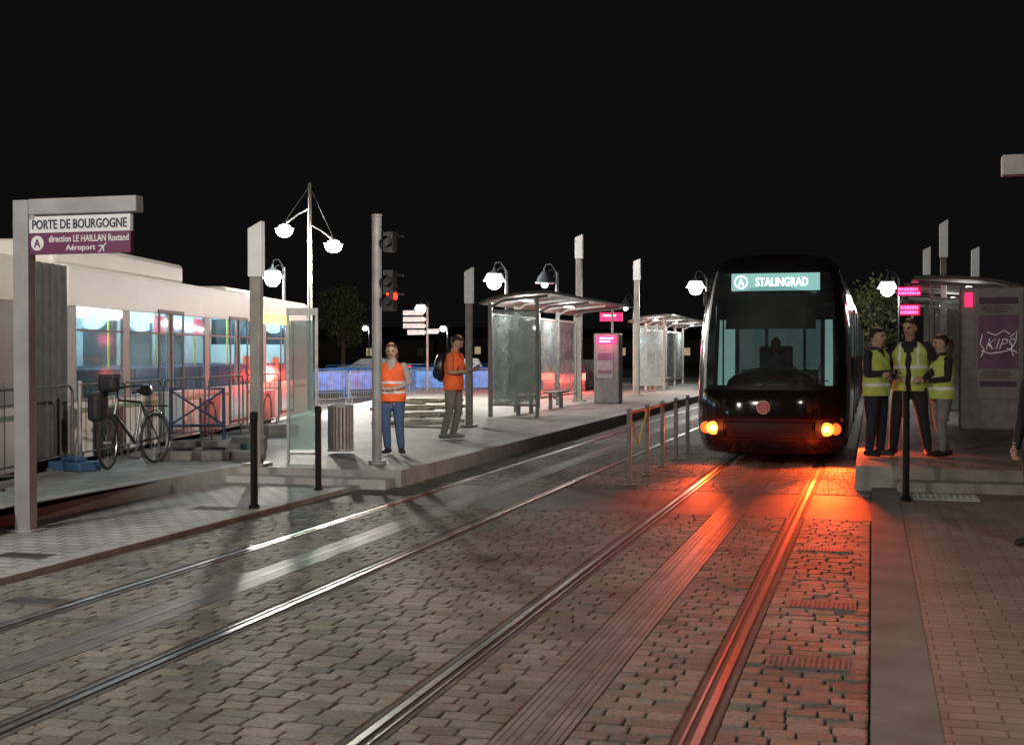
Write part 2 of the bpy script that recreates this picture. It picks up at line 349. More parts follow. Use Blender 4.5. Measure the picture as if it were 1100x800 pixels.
# ---------------------------------------------------------------- street lamps
shade_lit=M('lantern_glass_lit',(.8,.85,.9),.3,0,.1,em=(.9,.95,1),es=1.3); shade_dim=M('shade_blue_grey',(.10,.13,.16),.4,.5,.2)
def bell(u,v,d,lit,base=0.0):
    x,y=ud(u,d); zt=zv(v,x,y)
    t=thing('street_lamp','ornate bell-shaped street lamp, '+('brightly lit' if lit else 'dimly lit')+', on slim post','street lamp',(x,y,base),0,'ornate bell street lamps'); zt-=base
    b=B(); off=.42; b.lathe((off,0,0),[(.14,0),(.14,.25),(.09,.35),(.06,.9),(.045,zt+.3),(.05,zt+.35)],12)
    b.tube([(off,0,zt+.0),(off*.9,0,zt+.4),(off*.5,0,zt+.62),(off*.1,0,zt+.6),(0,0,zt+.45)],.02,8)
    b.torus((off*.55,0,zt+.3),.13,.012,'Y',20,5); b.make('post',dark,t,smooth=True)
    if lit:
        b=B(); b.lathe((0,0,zt),[(.0,.5),(.03,.44),(.06,.36),(.16,.3),(.24,.24)],20); b.make('lamp_cap',shade_dim,t,smooth=True)
        b=B(); b.lathe((0,0,zt),[(.24,.235),(.31,.1),(.37,.0)],20); b.make('lamp_shade',shade_lit,t,smooth=True)
    else:
        b=B(); b.lathe((0,0,zt),[(.0,.55),(.03,.5),(.05,.4),(.12,.33),(.2,.22),(.27,.05),(.33,0),(.31,-.02),(.24,.05),(.16,.2)],20); b.make('lamp_shade',shade_dim,t,smooth=True)
    b=B(); r=.24 if lit else .12; b.sph((0,0,zt-.06),(r,r,r*.9),16,10); b.make('bulb',lampem if lit else M('lamp_dim',(1,1,1),.5,em=(.8,.95,1),es=4),t,smooth=True)  # lit bulbs oversized so their shape imitates the halo around them
    light('lamp_light',(0,0,zt-.42),lit if lit else 60,(1,.95,.87),.15,parent=t)
bell(293,299,42,900); bell(452,332,70,900); bell(531,302,42,700,LZ); bell(585,304,42,0,LZ); bell(672,330,62,0,LZ); bell(747,309,48,450,LZ); bell(953,310,46,350,RZ)
bell(476,353,115,500); bell(575,351,125,400); bell(392,352,120,500)
# double arm lamp
x,y=ud(333,38); t=thing('street_lamp','tall steel mast with two lit lamps on cable-stayed arms','street lamp',(x,y,0))
zt=zv(197,x,y); z1=zv(246,x,y); z2=zv(263,x,y); zc=zv(238,x,y)
b=B(); b.tube([(0,0,0),(0,0,zt)],[.09,.045],12); b.make('mast',polegrey,t)
for px,py,pz in((-.78,-.1,z1),(.68,.2,z2)):
    b=B(); b.tube([(0,0,pz+.62),(px*.5,py*.5,pz+.42),(px,py,pz+.14)],.03,8); b.tube([(0,0,zt-.1),(px,py,pz+.2)],.008,6); b.make('arm',polegrey,t)
    b=B(); b.lathe((px,py,pz),[(0,.24),(.06,.22),(.1,.1),(.3,.04),(.3,.01)],16); b.make('lamp_shade',dark,t)
    b=B(); b.sph((px,py,pz-.05),(.25,.25,.19),16,8); b.make('bulb',lampw,t,smooth=True)
light('lamp_light',(-.78,-.1,z1-.33),5200,(1,.93,.82),.2,parent=t); light('lamp_light',(.68,.2,z2-.33),2400,(1,.93,.82),.2,parent=t)
# unseen lamps added outside the view as fill for paving and bus
for (px,py,hh,pw,lab,colr) in((-6.8,-7,9.5,3300,'added fill lamp on tall mast behind the viewpoint',(1,.87,.73)),(3.4,1.5,7.5,950,'added unseen fill lamp on brown paved sidewalk',(1,.84,.70)),(-9.6,4.0,5.2,1000,'added unseen fill lamp on raised pavement beside the bus road',(1,.95,.88))):
    t=thing('street_lamp',lab,'street lamp',(px,py,0)); b=B(); b.tube([(0,0,0),(0,0,hh),(.3,.3,hh+.3),(.9,.9,hh+.4)],[.09,.06,.05,.04],12); b.make('mast',polegrey,t)
    b=B(); b.box((1,1,hh+.38),(.5,.25,.1),rz=.78); b.make('lamp_shade',dark,t); b=B(); b.box((1,1,hh+.31),(.4,.2,.03),rz=.78); b.make('bulb',lampw,t)
    light('lamp_light',(1,1,hh+.15),pw,colr,.3,parent=t)
# floodlight added out of view on the side pavement to brighten the bus
fp=Vector((7.5,3,9.0)); ft=Vector((-12.2,20.5,2.6)); t=thing('fill_floodlight','shielded floodlight on tall pole added to brighten the bus','fill_floodlight',(7.5,3,0))
b=B(); b.tube([(0,.3,0),(0,.3,8.9)],[.1,.06],12); b.make('mast',polegrey,t)
q=(ft-fp).to_track_quat('-Z','Y'); b=B(); b.box((0,.2,9.2),(.6,.3,.35),rz=.8); b.make('lamp_shade',dark,t)
light('lamp_light',(-.25,.0,9.0),17000,(1,.94,.84),.3,typ='SPOT',rot=q.to_euler(),spot=math.radians(32),blend=1,parent=t)

# ---------------------------------------------------------------- traffic signal
x,y=at(405,498,LZ); t=thing('traffic_signal','grey pole with black tram signal heads showing red','traffic light',(x,y,LZ))
h=zv(233,x,y)-LZ; b=B(); b.tube([(0,0,0),(0,0,h)],.068,14); b.tube([(0,0,h),(0,0,h+.03)],.075,14); b.tube([(0,0,0),(0,0,.05)],.12,14); b.make('pole',polegrey,t,smooth=False)
redem=M('signal_red',(1,.02,.02),.4,em=(1,.02,.012),es=7)
for zz,hh,nl in((zv(260,x,y)-LZ,.27,1),(zv(312,x,y)-LZ,.56,2)):
    b=B(); b.box((.17,.06,zz),(.15,.17,hh)); b.box((.09,.06,zz),(.08,.03,.04)); 
    for i in range(nl):
        c=zz+(i-(nl-1)/2)*.26; b.tube([(.24,.1,c+.09),(.36,.1,c+.07)],.02,8); b.tube([(.17,-.02,c),(.17,-.1,c)],.07,12,cap=False)
    b.make('signal_head',black,t,bevel=.01)
for p_ in(0,1):
    b=B(); zz=zv(318,x,y)-LZ
    if p_==0: b.tube([(.2,.06,zz),(.262,.06,zz)],.05,12)
    else: b.tube([(.17,-.026,zz+.02),(.17,-.034,zz+.02)],.018,10)
    b.make('signal_lens',redem,t)

# ---------------------------------------------------------------- shelter generator
roofm=M('shelter_roof',(.12,.115,.11),.75,.1,.25); frm=M('shelter_frame',(.28,.27,.25),.5,.3,.15)
tube_em=M('tube_light',(1,1,1),.5,em=(.95,.97,1),es=5)
def shelter(x0,x1,y0,y1,z,back,lab,power):
    t=thing('tram_shelter',lab,'shelter',(0,0,z),0,'glass tram shelters on the platform'); hb=2.75
    xb,xf=(x0,x1) if back=='L' else (x1,x0); sg=1 if back=='L' else -1
    n=max(2,round((y1-y0)/2.4)); ys=[y0+(y1-y0)*i/n for i in range(n+1)]
    for yy in ys:
        b=B(); b.box((xb,yy,1.35),(.09,.09,2.7)); b.tube([(xb,yy,2.6),(xb+sg*.3,yy,2.76),(xb+sg*(abs(x1-x0)+.25),yy,2.86)],.035,8); b.make('post',frm,t)
    for yy in(ys[0],ys[-1]):
        b=B(); b.box((xf,yy,1.40),(.07,.07,2.80)); b.make('post',frm,t)
    for i in range(n):
        b=B(); b.box((xb,(ys[i]+ys[i+1])/2,1.35),(.012,(ys[1]-ys[0])-.12,2.1)); b.make('glass_pane',glassm,t)
    b=B(); b.box(((xb+xf)/2,ys[0]+.06,1.4),(abs(x1-x0)-.12,.012,2.2)); b.make('end_glass',glassm,t)
    for k in range(2):
        b=B(); b.box(((xb+xf)/2,ys[0]+.06,.28+k*2.24),(abs(x1-x0)-.1,.04,.05)); b.make('rail',frm,t)
        b=B(); b.box((xb+.003,(ys[0]+ys[-1])/2,.28+k*2.16),(.04,ys[-1]-ys[0]-.1,.05)); b.make('rail',frm,t)
    b=B(); pr=[(-.18,2.66),(0,2.73),(.35,2.82),(.8,2.88),(1.3,2.91),(abs(x1-x0)+.35,2.91)]
    vs=[];m_=len(pr)
    for yy in(y0-.35,y1+.35):
        for dz in(0,.06):
            vs+=[(xb+sg*a,yy,c+dz) for a,c in pr]
    fs=[]
    for i in range(m_-1):
        fs+=[(i,i+1,2*m_+i+1,2*m_+i),(m_+i,3*m_+i,3*m_+i+1,m_+i+1),(i,m_+i,m_+i+1,i+1),(2*m_+i,2*m_+i+1,3*m_+i+1,3*m_+i)]
    fs+=[(0,2*m_,3*m_,m_),(m_-1,2*m_-1,4*m_-1,3*m_-1)]
    b.add(vs,fs); b.make('roof',roofm,t)
    for i in range(0,n,2):
        yy=(ys[i]+ys[i+1])/2; b=B(); b.box(((xb+xf)/2,yy,2.80),(.08,1.1,.04)); b.make('ceiling_lamp',tube_em,t)
        light('lamp_light',((xb+xf)/2,yy,2.68),power,(1,.97,.92),.25,parent=t)
    for i in range(max(1,n//2)):
        yy=ys[0]+1.4+i*3.2; b=B()
        for k in range(5): b.box((xb+sg*(.3+k*.085),yy,.46),(.07,1.7,.03))
        b.box((xb+sg*.47,yy,.435),(.36,1.5,.02)); b.box((xb+sg*.47,yy-.6,.22),(.1,.05,.44)); b.box((xb+sg*.47,yy+.6,.22),(.1,.05,.44)); b.make('bench',frm,t)
    return t
pink=M('display_pink',(.8,.05,.2),.5,em=(1,.02,.12),es=1.6); poster=M('poster_pale',(.30,.27,.29),.5,0,.15); led=M('led_red',(1,0,0),.5,em=(1,.05,.18),es=7)
ledw=M('led_white',(1,1,1),.5,em=(1,.75,.85),es=3)
s1=shelter(-8.75,-7.6,29,38,LZ,'L','long glass tram shelter with curved dark roof and bench',130)
s2=shelter(-8.75,-7.6,48,61,LZ,'L','distant glass tram shelter with slim posts',150)
s3=shelter(1.15,2.7,27,40,RZ,'R','dark roofed tram shelter behind group in vests',36)
b=B(); b.box((-7.75,38.6,2.62),(.7,.08,.26)); b.make('display',pink,s1)
b=B(); b.box((-7.8,38.55,2.66),(.4,.01,.04)); b.make('display_line',ledw,s1)
b=B(); b.box((-8.15,29.9,1.3),(.8,.06,1.5)); b.make('advert_panel',M('advert_frame',(.28,.28,.27),.4,0,.3,3),s1)
# ticket machine / totem
machg=M('machine_grey',(.22,.205,.205),.5,.1,.2)
t=thing('ticket_machine','grey ticket machine with small pink lit display','ticket machine',(-7.6,37.4,LZ)); b=B(); b.box((0,0,1.05),(.78,.55,2.1)); b.make('cabinet',machg,t,bevel=.05)
b=B(); b.box((0,-.285,1.9),(.6,.03,.24)); b.make('display',pink,t)
for k in range(2): 
    b=B(); b.box((-.05*k,-.304,1.95-k*.09),(.4-.07*k,.01,.03)); b.make('display_line',ledw,t)
b=B(); b.box((-.05,-.285,1.15),(.5,.03,.8)); b.make('poster',poster,t)
for zz,hh in((1.4,.22),(.95,.1)): b=B(); b.box((-.05,-.304,zz),(.42,.008,hh)); b.make('poster_print',M('print_mauve',(.2,.08,.16),.5),t)
light('display_light',(0,-.5,1.9),20,(1,.05,.2),.2,parent=t)
# right big panel
x,y=ud(1066,23.6); t=thing('information_panel','wide grey information panel with purple poster and graffiti','information panel',(x,y,RZ))
b=B(); b.box((0,.25,1.33),(1.12,.5,2.66)); b.make('cabinet',M('panel_grey',(.28,.26,.27),.5,.1,.2),t,bevel=.04)
b=B(); b.box((.1,-.015,1.55),(.76,.03,1.95)); b.make('poster',poster,t)
prp=M('print_purple',(.19,.09,.18),.5,0,.3,3); prd=M('print_dark_purple',(.10,.04,.10),.5,0,.2,3)
for zz,hh,w_,mm_ in((2.40,.13,.68,prd),(1.64,1.0,.70,prp),(.86,.10,.64,prd)): b=B(); b.box((.1,-.036,zz),(w_,.008,hh)); b.make('poster_print',mm_,t)
for zz,w_ in((2.29,.5),(2.24,.56),(2.19,.4),(1.08,.5),(1.03,.56),(.98,.45)): b=B(); b.box((.06,-.036,zz),(w_,.008,.02)); b.make('poster_line',prd,t)
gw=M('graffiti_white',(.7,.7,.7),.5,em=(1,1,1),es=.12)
text('graffiti','KIPS',.50,.20,(.13,-.045,1.60),gw,t,bold=-.02,shear=.4)
for pts in(((-.2,1.48),(-.05,1.42),(.15,1.45),(.33,1.5),(.42,1.44)),((-.18,1.78),(-.22,1.6),(-.15,1.5),(-.2,1.36)),((.3,1.72),(.42,1.84),(.40,1.65),(.32,1.5),(.36,1.38)),((-.1,1.82),(.05,1.76),(.2,1.85),(.3,1.78))):
    b=B(); b.tube([(a,-.045,c) for a,c in pts],.009,6); b.make('graffiti_stroke',gw,t)
b=B(); b.box((-.43,-.015,1.6),(.2,.03,.9)); b.make('side_notice',M('notice_pale',(.32,.30,.30),.5),t)
b=B(); b.box((-.42,-.02,2.42),(.14,.03,.26)); b.make('display',pink,t)
# hanging displays
for u,v,d,w_,h_ in((976,313,27,.5,.2),(977,333,29,.46,.26)):
    x,y=ud(u,d); z=zv(v,x,y); t=thing('departure_display','small dark departure display with glowing red text','display',(x,y,z),0,'departure displays under canopy')
    b=B(); b.box((0,0,0),(w_,.12,h_)); b.make('housing',M('display_dark_red',(.1,.01,.02),.4,em=(1,.02,.1),es=.35),t,bevel=.01)
    b=B(); b.box((.35,.06,h_/2+.05),(.9,.04,.04)); b.box((.05,.06,h_/2+.02),(.04,.04,.1)); b.make('bracket',dark,t)
    b=B()
    for k in range(2):
        xx=-w_*.44
        while xx<w_*.38:
            ww=R.uniform(.02,.06); b.box((xx+ww/2,-.064,(.5-k)*h_*.42),(ww,.008,h_*.28)); xx+=ww+.012
    b.make('led_text',led,t)
    light('display_light',(0,-.2,0),6,(1,.05,.2),.1,parent=t)

# ---------------------------------------------------------------- central railing between tracks
yel=M('amber_glow',(.6,.40,.05),.4,0,.1,em=(1,.55,.05),es=.06)  # faint glow put into the brace colour imitates reflected light
x0,y0=at(666,521,0); x1,y1=at(741,487,0); X=-3.06
t=thing('railing','grey steel railing with amber diagonal braces between tram tracks','railing',(X,0,0))
ys=[y0+(y1-y0)*k/4 for k in range(5)]
for i,yy in enumerate(ys):
    b=B(); b.box((0,yy,.5),(.06,.06,1.02)); b.box((0,yy,.01),(.14,.14,.02)); b.make('post',galvd,t,bevel=.006)
for i in range(4):
    a,c=ys[i],ys[i+1]; b=B(); b.tube([(0,a,.95),(0,c,.95)],.018,8); b.make('rail',galvd,t)
    if i<1:
        m_=(a+c)/2; b=B(); b.tube([(0,a,.93),(0,m_,.5),(0,c,.93)],.013,8); b.make('brace',yel,t)

# ---------------------------------------------------------------- fences
def barrier_master(name,mats,w_,h_,nb,lab,grp,panel=None):
    t=thing(name,lab,'barrier',(0,0,-50),0,grp)
    b=B(); r=.017; b.tube([(0,0,.12),(0,0,h_-.08),(.08,0,h_),(w_-.08,0,h_),(w_,0,h_-.08),(w_,0,.12)],r,8); b.tube([(0,0,.2),(w_,0,.2)],.013,8); b.make('frame',mats,t)
    b=B()
    for i in range(1,nb): b.tube([(w_*i/nb,0,.2),(w_*i/nb,0,h_)],.006,6)
    b.make('bars',mats,t)
    for xx in(.15,w_-.15): b=B(); b.box((xx,0,.015),(.06,.5,.03)); b.box((xx,0,.1),(.03,.03,.2)); b.make('foot',mats,t)
    if panel: b=B(); b.box((w_/2,0,h_*.58),(w_*.93,.012,h_*.62)); b.make('panel',panel,t)
    return t
galvx=M('galvanised_dark',(.12,.12,.125),.5,.5,.25,10)
barrier=barrier_master('crowd_barrier',galvx,2.0,1.1,7,'galvanised steel barrier with sparse vertical bars','crowd barriers along the bus road')
fbar=barrier_master('crowd_barrier',galvd,2.0,1.1,14,'pale steel crowd barrier with vertical bars','crowd barriers along the far road')
bluep=M('blue_panel',(.03,.18,.55),.5,0,.6,3)
bbar=barrier_master('crowd_barrier',M('blue_paint',(.05,.2,.55),.45,.2,.2),2.0,1.1,16,'blue steel crowd barrier with solid panel','blue crowd barriers at works area',bluep)
def line(master,pts,used=[]):
    for (ax,ay,az),(bx,by,bz) in zip(pts,pts[1:]):
        L=math.hypot(bx-ax,by-ay); n=max(1,round(L/2.02)); a=math.atan2(by-ay,bx-ax)
        for i in range(n):
            x,y=ax+(bx-ax)*i/n,ay+(by-ay)*i/n
            if id(master) not in used: used.append(id(master)); master.location=(x,y,az); master.rotation_euler=(0,0,a+.02); master.scale=(L/n/2.04,1,1)
            else: copyt(master,(x,y,az),a+R.uniform(-.05,.05),(L/n/2.04,1,1))
p=lambda u,v,z:(*at(u,v,z),z)
line(barrier,[p(-30,530,LZ),p(85,503,LZ),p(176,483,LZ),p(300,459,LZ)])
line(fbar,[p(340,436,0),p(440,430,0),p(530,428,0)])
line(bbar,[p(335,428,0),p(445,424,0),p(532,424,0)]); line(bbar,[p(350,416,0),p(530,413,0)]); line(bbar,[p(590,421,0),p(640,415,0)])
for u,v in((3,512),(86,503)):
    x,y=at(u,v,LZ); b=B(); b.tube([(0,0,0),(0,0,1.12)],.03,10); b.sph((0,0,1.13),.04,10,6); b.box((0,0,.01),(.2,.2,.02)); tag(b.make('fence_post',galv,loc=(x,y,LZ)),'short galvanised post holding metal fencing','post','fence posts')
for u,v in((80,505),(252,484)):
    x,y=at(u,v,LZ); b=B(); b.box((0,0,.06),(.36,.62,.12)); b.box((0,0,.15),(.2,.3,.06)); tag(b.make('barrier_foot',M('blue_plastic',(.04,.10,.20),.5,0,.2),bevel=.02,loc=(x,y,LZ),rz=1.3),'blue plastic barrier foot on pale pavement','barrier foot','blue barrier feet')
x,y=at(212,476,LZ); t=thing('work_barrier','dark blue tubular work barrier with crossed braces','barrier',(x,y,LZ),.35)
nb_=M('navy_paint',(.02,.035,.08),.4,.2,.2)
b=B(); b.tube([(-.44,0,0),(-.44,0,.92),(.44,0,.92),(.44,0,0)],.035,10); b.tube([(-.44,0,.3),(.44,0,.3)],.025,8); b.make('frame',nb_,t)
b=B(); b.tube([(-.42,0,.88),(0,0,.6),(.42,0,.88)],.02,8); b.tube([(-.42,0,.33),(0,0,.6),(.42,0,.33)],.02,8); b.make('brace',nb_,t)
stone=M('rubble_stone',(.12,.118,.115),.85,0,.3,6,.5)
for u,v,sx,sy,sz,rz,dz in((190,494,.5,.35,.12,.2,0),(225,494,.45,.4,.13,1.0,0),(262,493,.55,.35,.12,-.2,0),(205,485,.6,.4,.12,.6,0),(240,487,.5,.35,.14,.1,0),(200,489,.45,.3,.1,1.4,.12),(232,490,.4,.3,.1,.4,.135),(268,484,.5,.4,.22,.3,0),(300,468,.6,.4,.2,.9,0)):
    x,y=at(u,v,LZ); b=B(); b.box((0,0,sz/2),(sx,sy,sz)); tag(b.make('stone_slab',stone,bevel=.02,loc=(x,y,LZ+dz),rz=rz),'loose grey stone slab stacked on pavement','stone slab','loose paving slabs')
wood=M('pale_wood',(.4,.34,.26),.7,0,.25,4,.3)
for i in range(16):
    x,y=at(430+(i%4)*13,458-(i//4)*4,LZ); b=B(); b.box((0,0,0),(1.1+.4*R.random(),.2,.07),rx=.0)
    tag(b.make('wooden_plank',wood,loc=(x,y,LZ+.06+.085*(i//4)+.02*(i%4)),rz=R.uniform(-.5,.6)),'pale rough wooden plank in a loose pile','plank','planks piled on the pavement')
# litter bin
x,y=at(366,487,LZ); t=thing('litter_bin','round slatted metal litter bin on platform end','bin',(x,y,LZ))
b=B()
for k in range(22):
    a=2*math.pi*k/22; b.box((.185*math.cos(a),.185*math.sin(a),.38),(.035,.018,.66),rz=a+math.pi/2)
b.make('slats',M('bin_brown',(.34,.28,.26),.5,.3,.2),t)
b=B(); b.lathe((0,0,0),[(.165,.05),(.165,.7),(.0,.7)],18); b.make('liner',dark,t)
for zz in(.72,.06): b=B(); b.torus((0,0,zz),.185,.02,'Z',24,6); b.make('rim',galv,t,smooth=True)
# glass info panel
x,y=at(325,496,LZ); t=thing('glass_panel','tall narrow glass panel with metal frame on platform','glass panel',(x,y,LZ),.25); hh=zv(331,x,y)-LZ
b=B()
for sx in(-.2,.2): b.box((sx,0,hh/2),(.035,.06,hh))
b.box((0,0,hh-.05),(.37,.05,.1)); b.box((0,0,.12),(.37,.05,.04)); b.make('frame',galv,t)
b=B(); b.box((0,0,hh/2),(.365,.014,hh-.35)); b.make('glass_pane',glass('panel_glass',(.6,.75,.72),.18,.16),t)
# direction signs
x,y=ud(447,52); t=thing('direction_sign','post carrying stacked white direction arrows','road sign',(x,y,0))
b=B(); b.tube([(.45,.1,0),(.45,.1,zv(330,x,y))],.05,8); b.make('post',polegrey,t)
for i,(u0,u1,v) in enumerate(((432,457,336),(432,459,343),(432,459,350),(437,459,357),(460,474,356))):
    z=zv(v,x,y); a=(u0-447)/26.3; c=(u1-447)/26.3; b=B(); b.add([(a,0,z-.1),(c-.1,0,z-.1),(c,0,z),(c-.1,0,z+.1),(a,0,z+.1)],[(0,1,2,3,4)]); b.make('arrow_board',M('sign_white_glow',(.5,.5,.5),.4,em=(1,1,1),es=.14),t)  # faint glow in the board paint imitates returned light

# ---------------------------------------------------------------- bus
ang=math.atan2(bd.y,bd.x); L=21.5; st=Vector(be)-bd*L
bus=thing('articulated_bus','white articulated city bus with lit interior passing barriers','bus',(st.x,st.y,-.06),ang)
busw=M('bus_white',(.82,.79,.73),.4,0,.06,1.2); busg=M('bus_grey',(.34,.335,.32),.45,0,.15,2); W=2.5
def seg(a,c,wins):
    b=B()
    for yy in(.02,W-.02):
        b.box(((a+c)/2,yy,.72),(c-a,.04,.84),0); b.box(((a+c)/2,yy,2.72),(c-a,.04,.54),0)
        for k in range(len(wins)+1):
            x0=a if k==0 else wins[k-1][1]; x1=c if k==len(wins) else wins[k][0]
            b.box(((x0+x1)/2,yy,1.795),(x1-x0,.04,1.31),1)
    b.box(((a+c)/2,W/2,3.0),(c-a,W-.1,.06),0); b.box(((a+c)/2,W/2,.38),(c-a,W-.1,.05),1)
    return b
def winlist(a,c,w_=1.75,g=.32):
    out=[];x=a+.25
    while x+w_<c-.2: out.append((x,x+w_)); x+=w_+g
    return out
A0,A1,C0,C1=0,5.4,6.9,L
w1=winlist(A0,A1); w2=winlist(C0,C1)
b=seg(A0,A1,w1); b.box((A0+.02,W/2,1.7),(.04,W-.05,2.6),0); b.make('body',[busw,busg],bus,bevel=.01)
b=seg(C0,C1,w2); b.box((C1-.02,W/2,1.2),(.04,W-.05,1.6),0); b.box((C1-.02,W/2,2.8),(.04,W-.05,.35),0); b.make('body',[busw,busg],bus,bevel=.01)
b=B()
for k in range(14): 
    q=A1+.03+k*(C0-A1)/14; b.box((q+.045,W/2,1.7),(.075,W-(.06 if k%2 else .10),2.6))
b.make('bellows',M('bellows_grey',(.13,.13,.13),.7,0,.2),bus)
for c_,d_ in(((9.8,W/2,3.21),(5.6,W*.8,.38)),((2.6,W/2,3.16),(3.6,W*.8,.28)),((16.8,W/2,3.1),(2.4,W*.7,.15))):
    b=B(); b.box(c_,d_); b.make('roof_unit',busw,bus,bevel=.08)
bglass=glass('bus_glass',(.50,.64,.70),.12,.06)
for (a,c) in w1+w2:
    for yy in(.0,W): b=B(); b.box(((a+c)/2,yy,1.795),(c-a,.012,1.31)); b.make('window',bglass,bus)
    b=B(); b.box(((a+c)/2,-.012,2.12),(c-a,.02,.03)); b.make('window_bar',dark,bus)
dgl=glass('door_glass',(.62,.74,.78),.12,.05)
for q in(11.15,15.3,19.4):
    b=B(); 
    for s_ in(-.62,0,.62): b.box((q+s_,-.010,1.42),(.06,.02,2.1))
    b.box((q,-.010,2.49),(1.30,.02,.06)); b.box((q,-.010,.42),(1.30,.02,.06)); b.make('door',M('door_frame_grey',(.06,.06,.06),.5),bus)
    b=B(); b.box((q-.31,-.006,.80),(.5,.012,.62)); b.box((q+.31,-.006,.80),(.5,.012,.62)); b.make('door_panel',M('door_lower_glass',(.10,.13,.14),.15,0,.3,3,em=(.6,.8,.85),es=.18),bus)
for q in(2.2,8.3,13.3,17.5):
    b=B(); b.torus((q,.1,.5),.36,.14,'Y',24,8,0); b.make('tyre',rubber,bus,smooth=True); b=B(); b.tube([(q,.0,.5),(q,.12,.5)],.26,16); b.make('rim',galv,bus)
    b=B(); b.box((q,-.001,.62),(1.15,.05,.72)); b.make('wheel_arch',black,bus,bevel=.1)
for a_,c_ in((C0+.1,C1-.1),(A0+.1,A1-.1)):
    b=B(); b.box(((a_+c_)/2,-.004,.98),(c_-a_,.006,.07)); b.make('stripe',M('stripe_green',(.16,.30,.16),.4,0,.1),bus)
intl=M('bus_tube',(1,1,1),.5,em=(.95,.98,1),es=10)
for a,c in((A0+.4,A1-.3),(C0+.3,C1-.4)):
    for yy in(.7,1.8): b=B(); b.box(((a+c)/2,yy,2.85),(c-a,.12,.03)); b.make('interior_light',intl,bus)
for q in(2,6,10,13.5,17,20): light('interior_light_source',(q,W/2,2.6),170,(.74,.9,1),.3,parent=bus)
seatm=M('seat_grey_blue',(.05,.07,.11),.7,0,.3); 
for k in range(18):
    q=.9+k*1.12
    if A1-.3<q<C0+.3: continue
    for yy in(.5,2.0): b=B(); b.box((q,yy,.75),(.42,.85,.1)); b.box((q-.2,yy,1.15),(.08,.85,.8)); b.make('seat',seatm,bus,bevel=.03)
for k in range(9):
    b=B(); b.tube([(1.3+k*2.3,.85,.4),(1.3+k*2.3,.85,2.8)],.02,8); b.make('grab_pole',M('pole_yellow',(.7,.55,.05),.4),bus)
b=B(); b.box((C1-3.4,-.02,2.55),(3.0,.03,.22)); b.make('route_display',M('amber',(1,.5,0),.5,em=(1,.62,.10),es=3),bus)
for q in(3.5,11.9,14.1): 
    b=B(); b.box((q,.45,2.3),(.45,.06,.3)); b.make('interior_screen',M('screen_red',(1,.1,.2),.5,em=(1,.06,.06),es=2.2),bus)
for q,z_ in((C1-4.5,1.6),(C1-2.0,1.55),(C1-.8,1.8)): b=B(); b.box((q,.30,z_),(.5,.03,.26)); b.make('side_lamp',M('lamp_red_soft',(1,.1,.05),.5,em=(1,.12,.03),es=3),bus)
for zz in(.9,1.3): b=B(); b.box((C1+.005,.2,zz),(.03,.16,.16)); b.make('tail_light',redem,bus)
b=B(); b.box((C1,W/2,2.1),(.03,W-.3,1.0)); b.make('rear_window',bglass,bus)

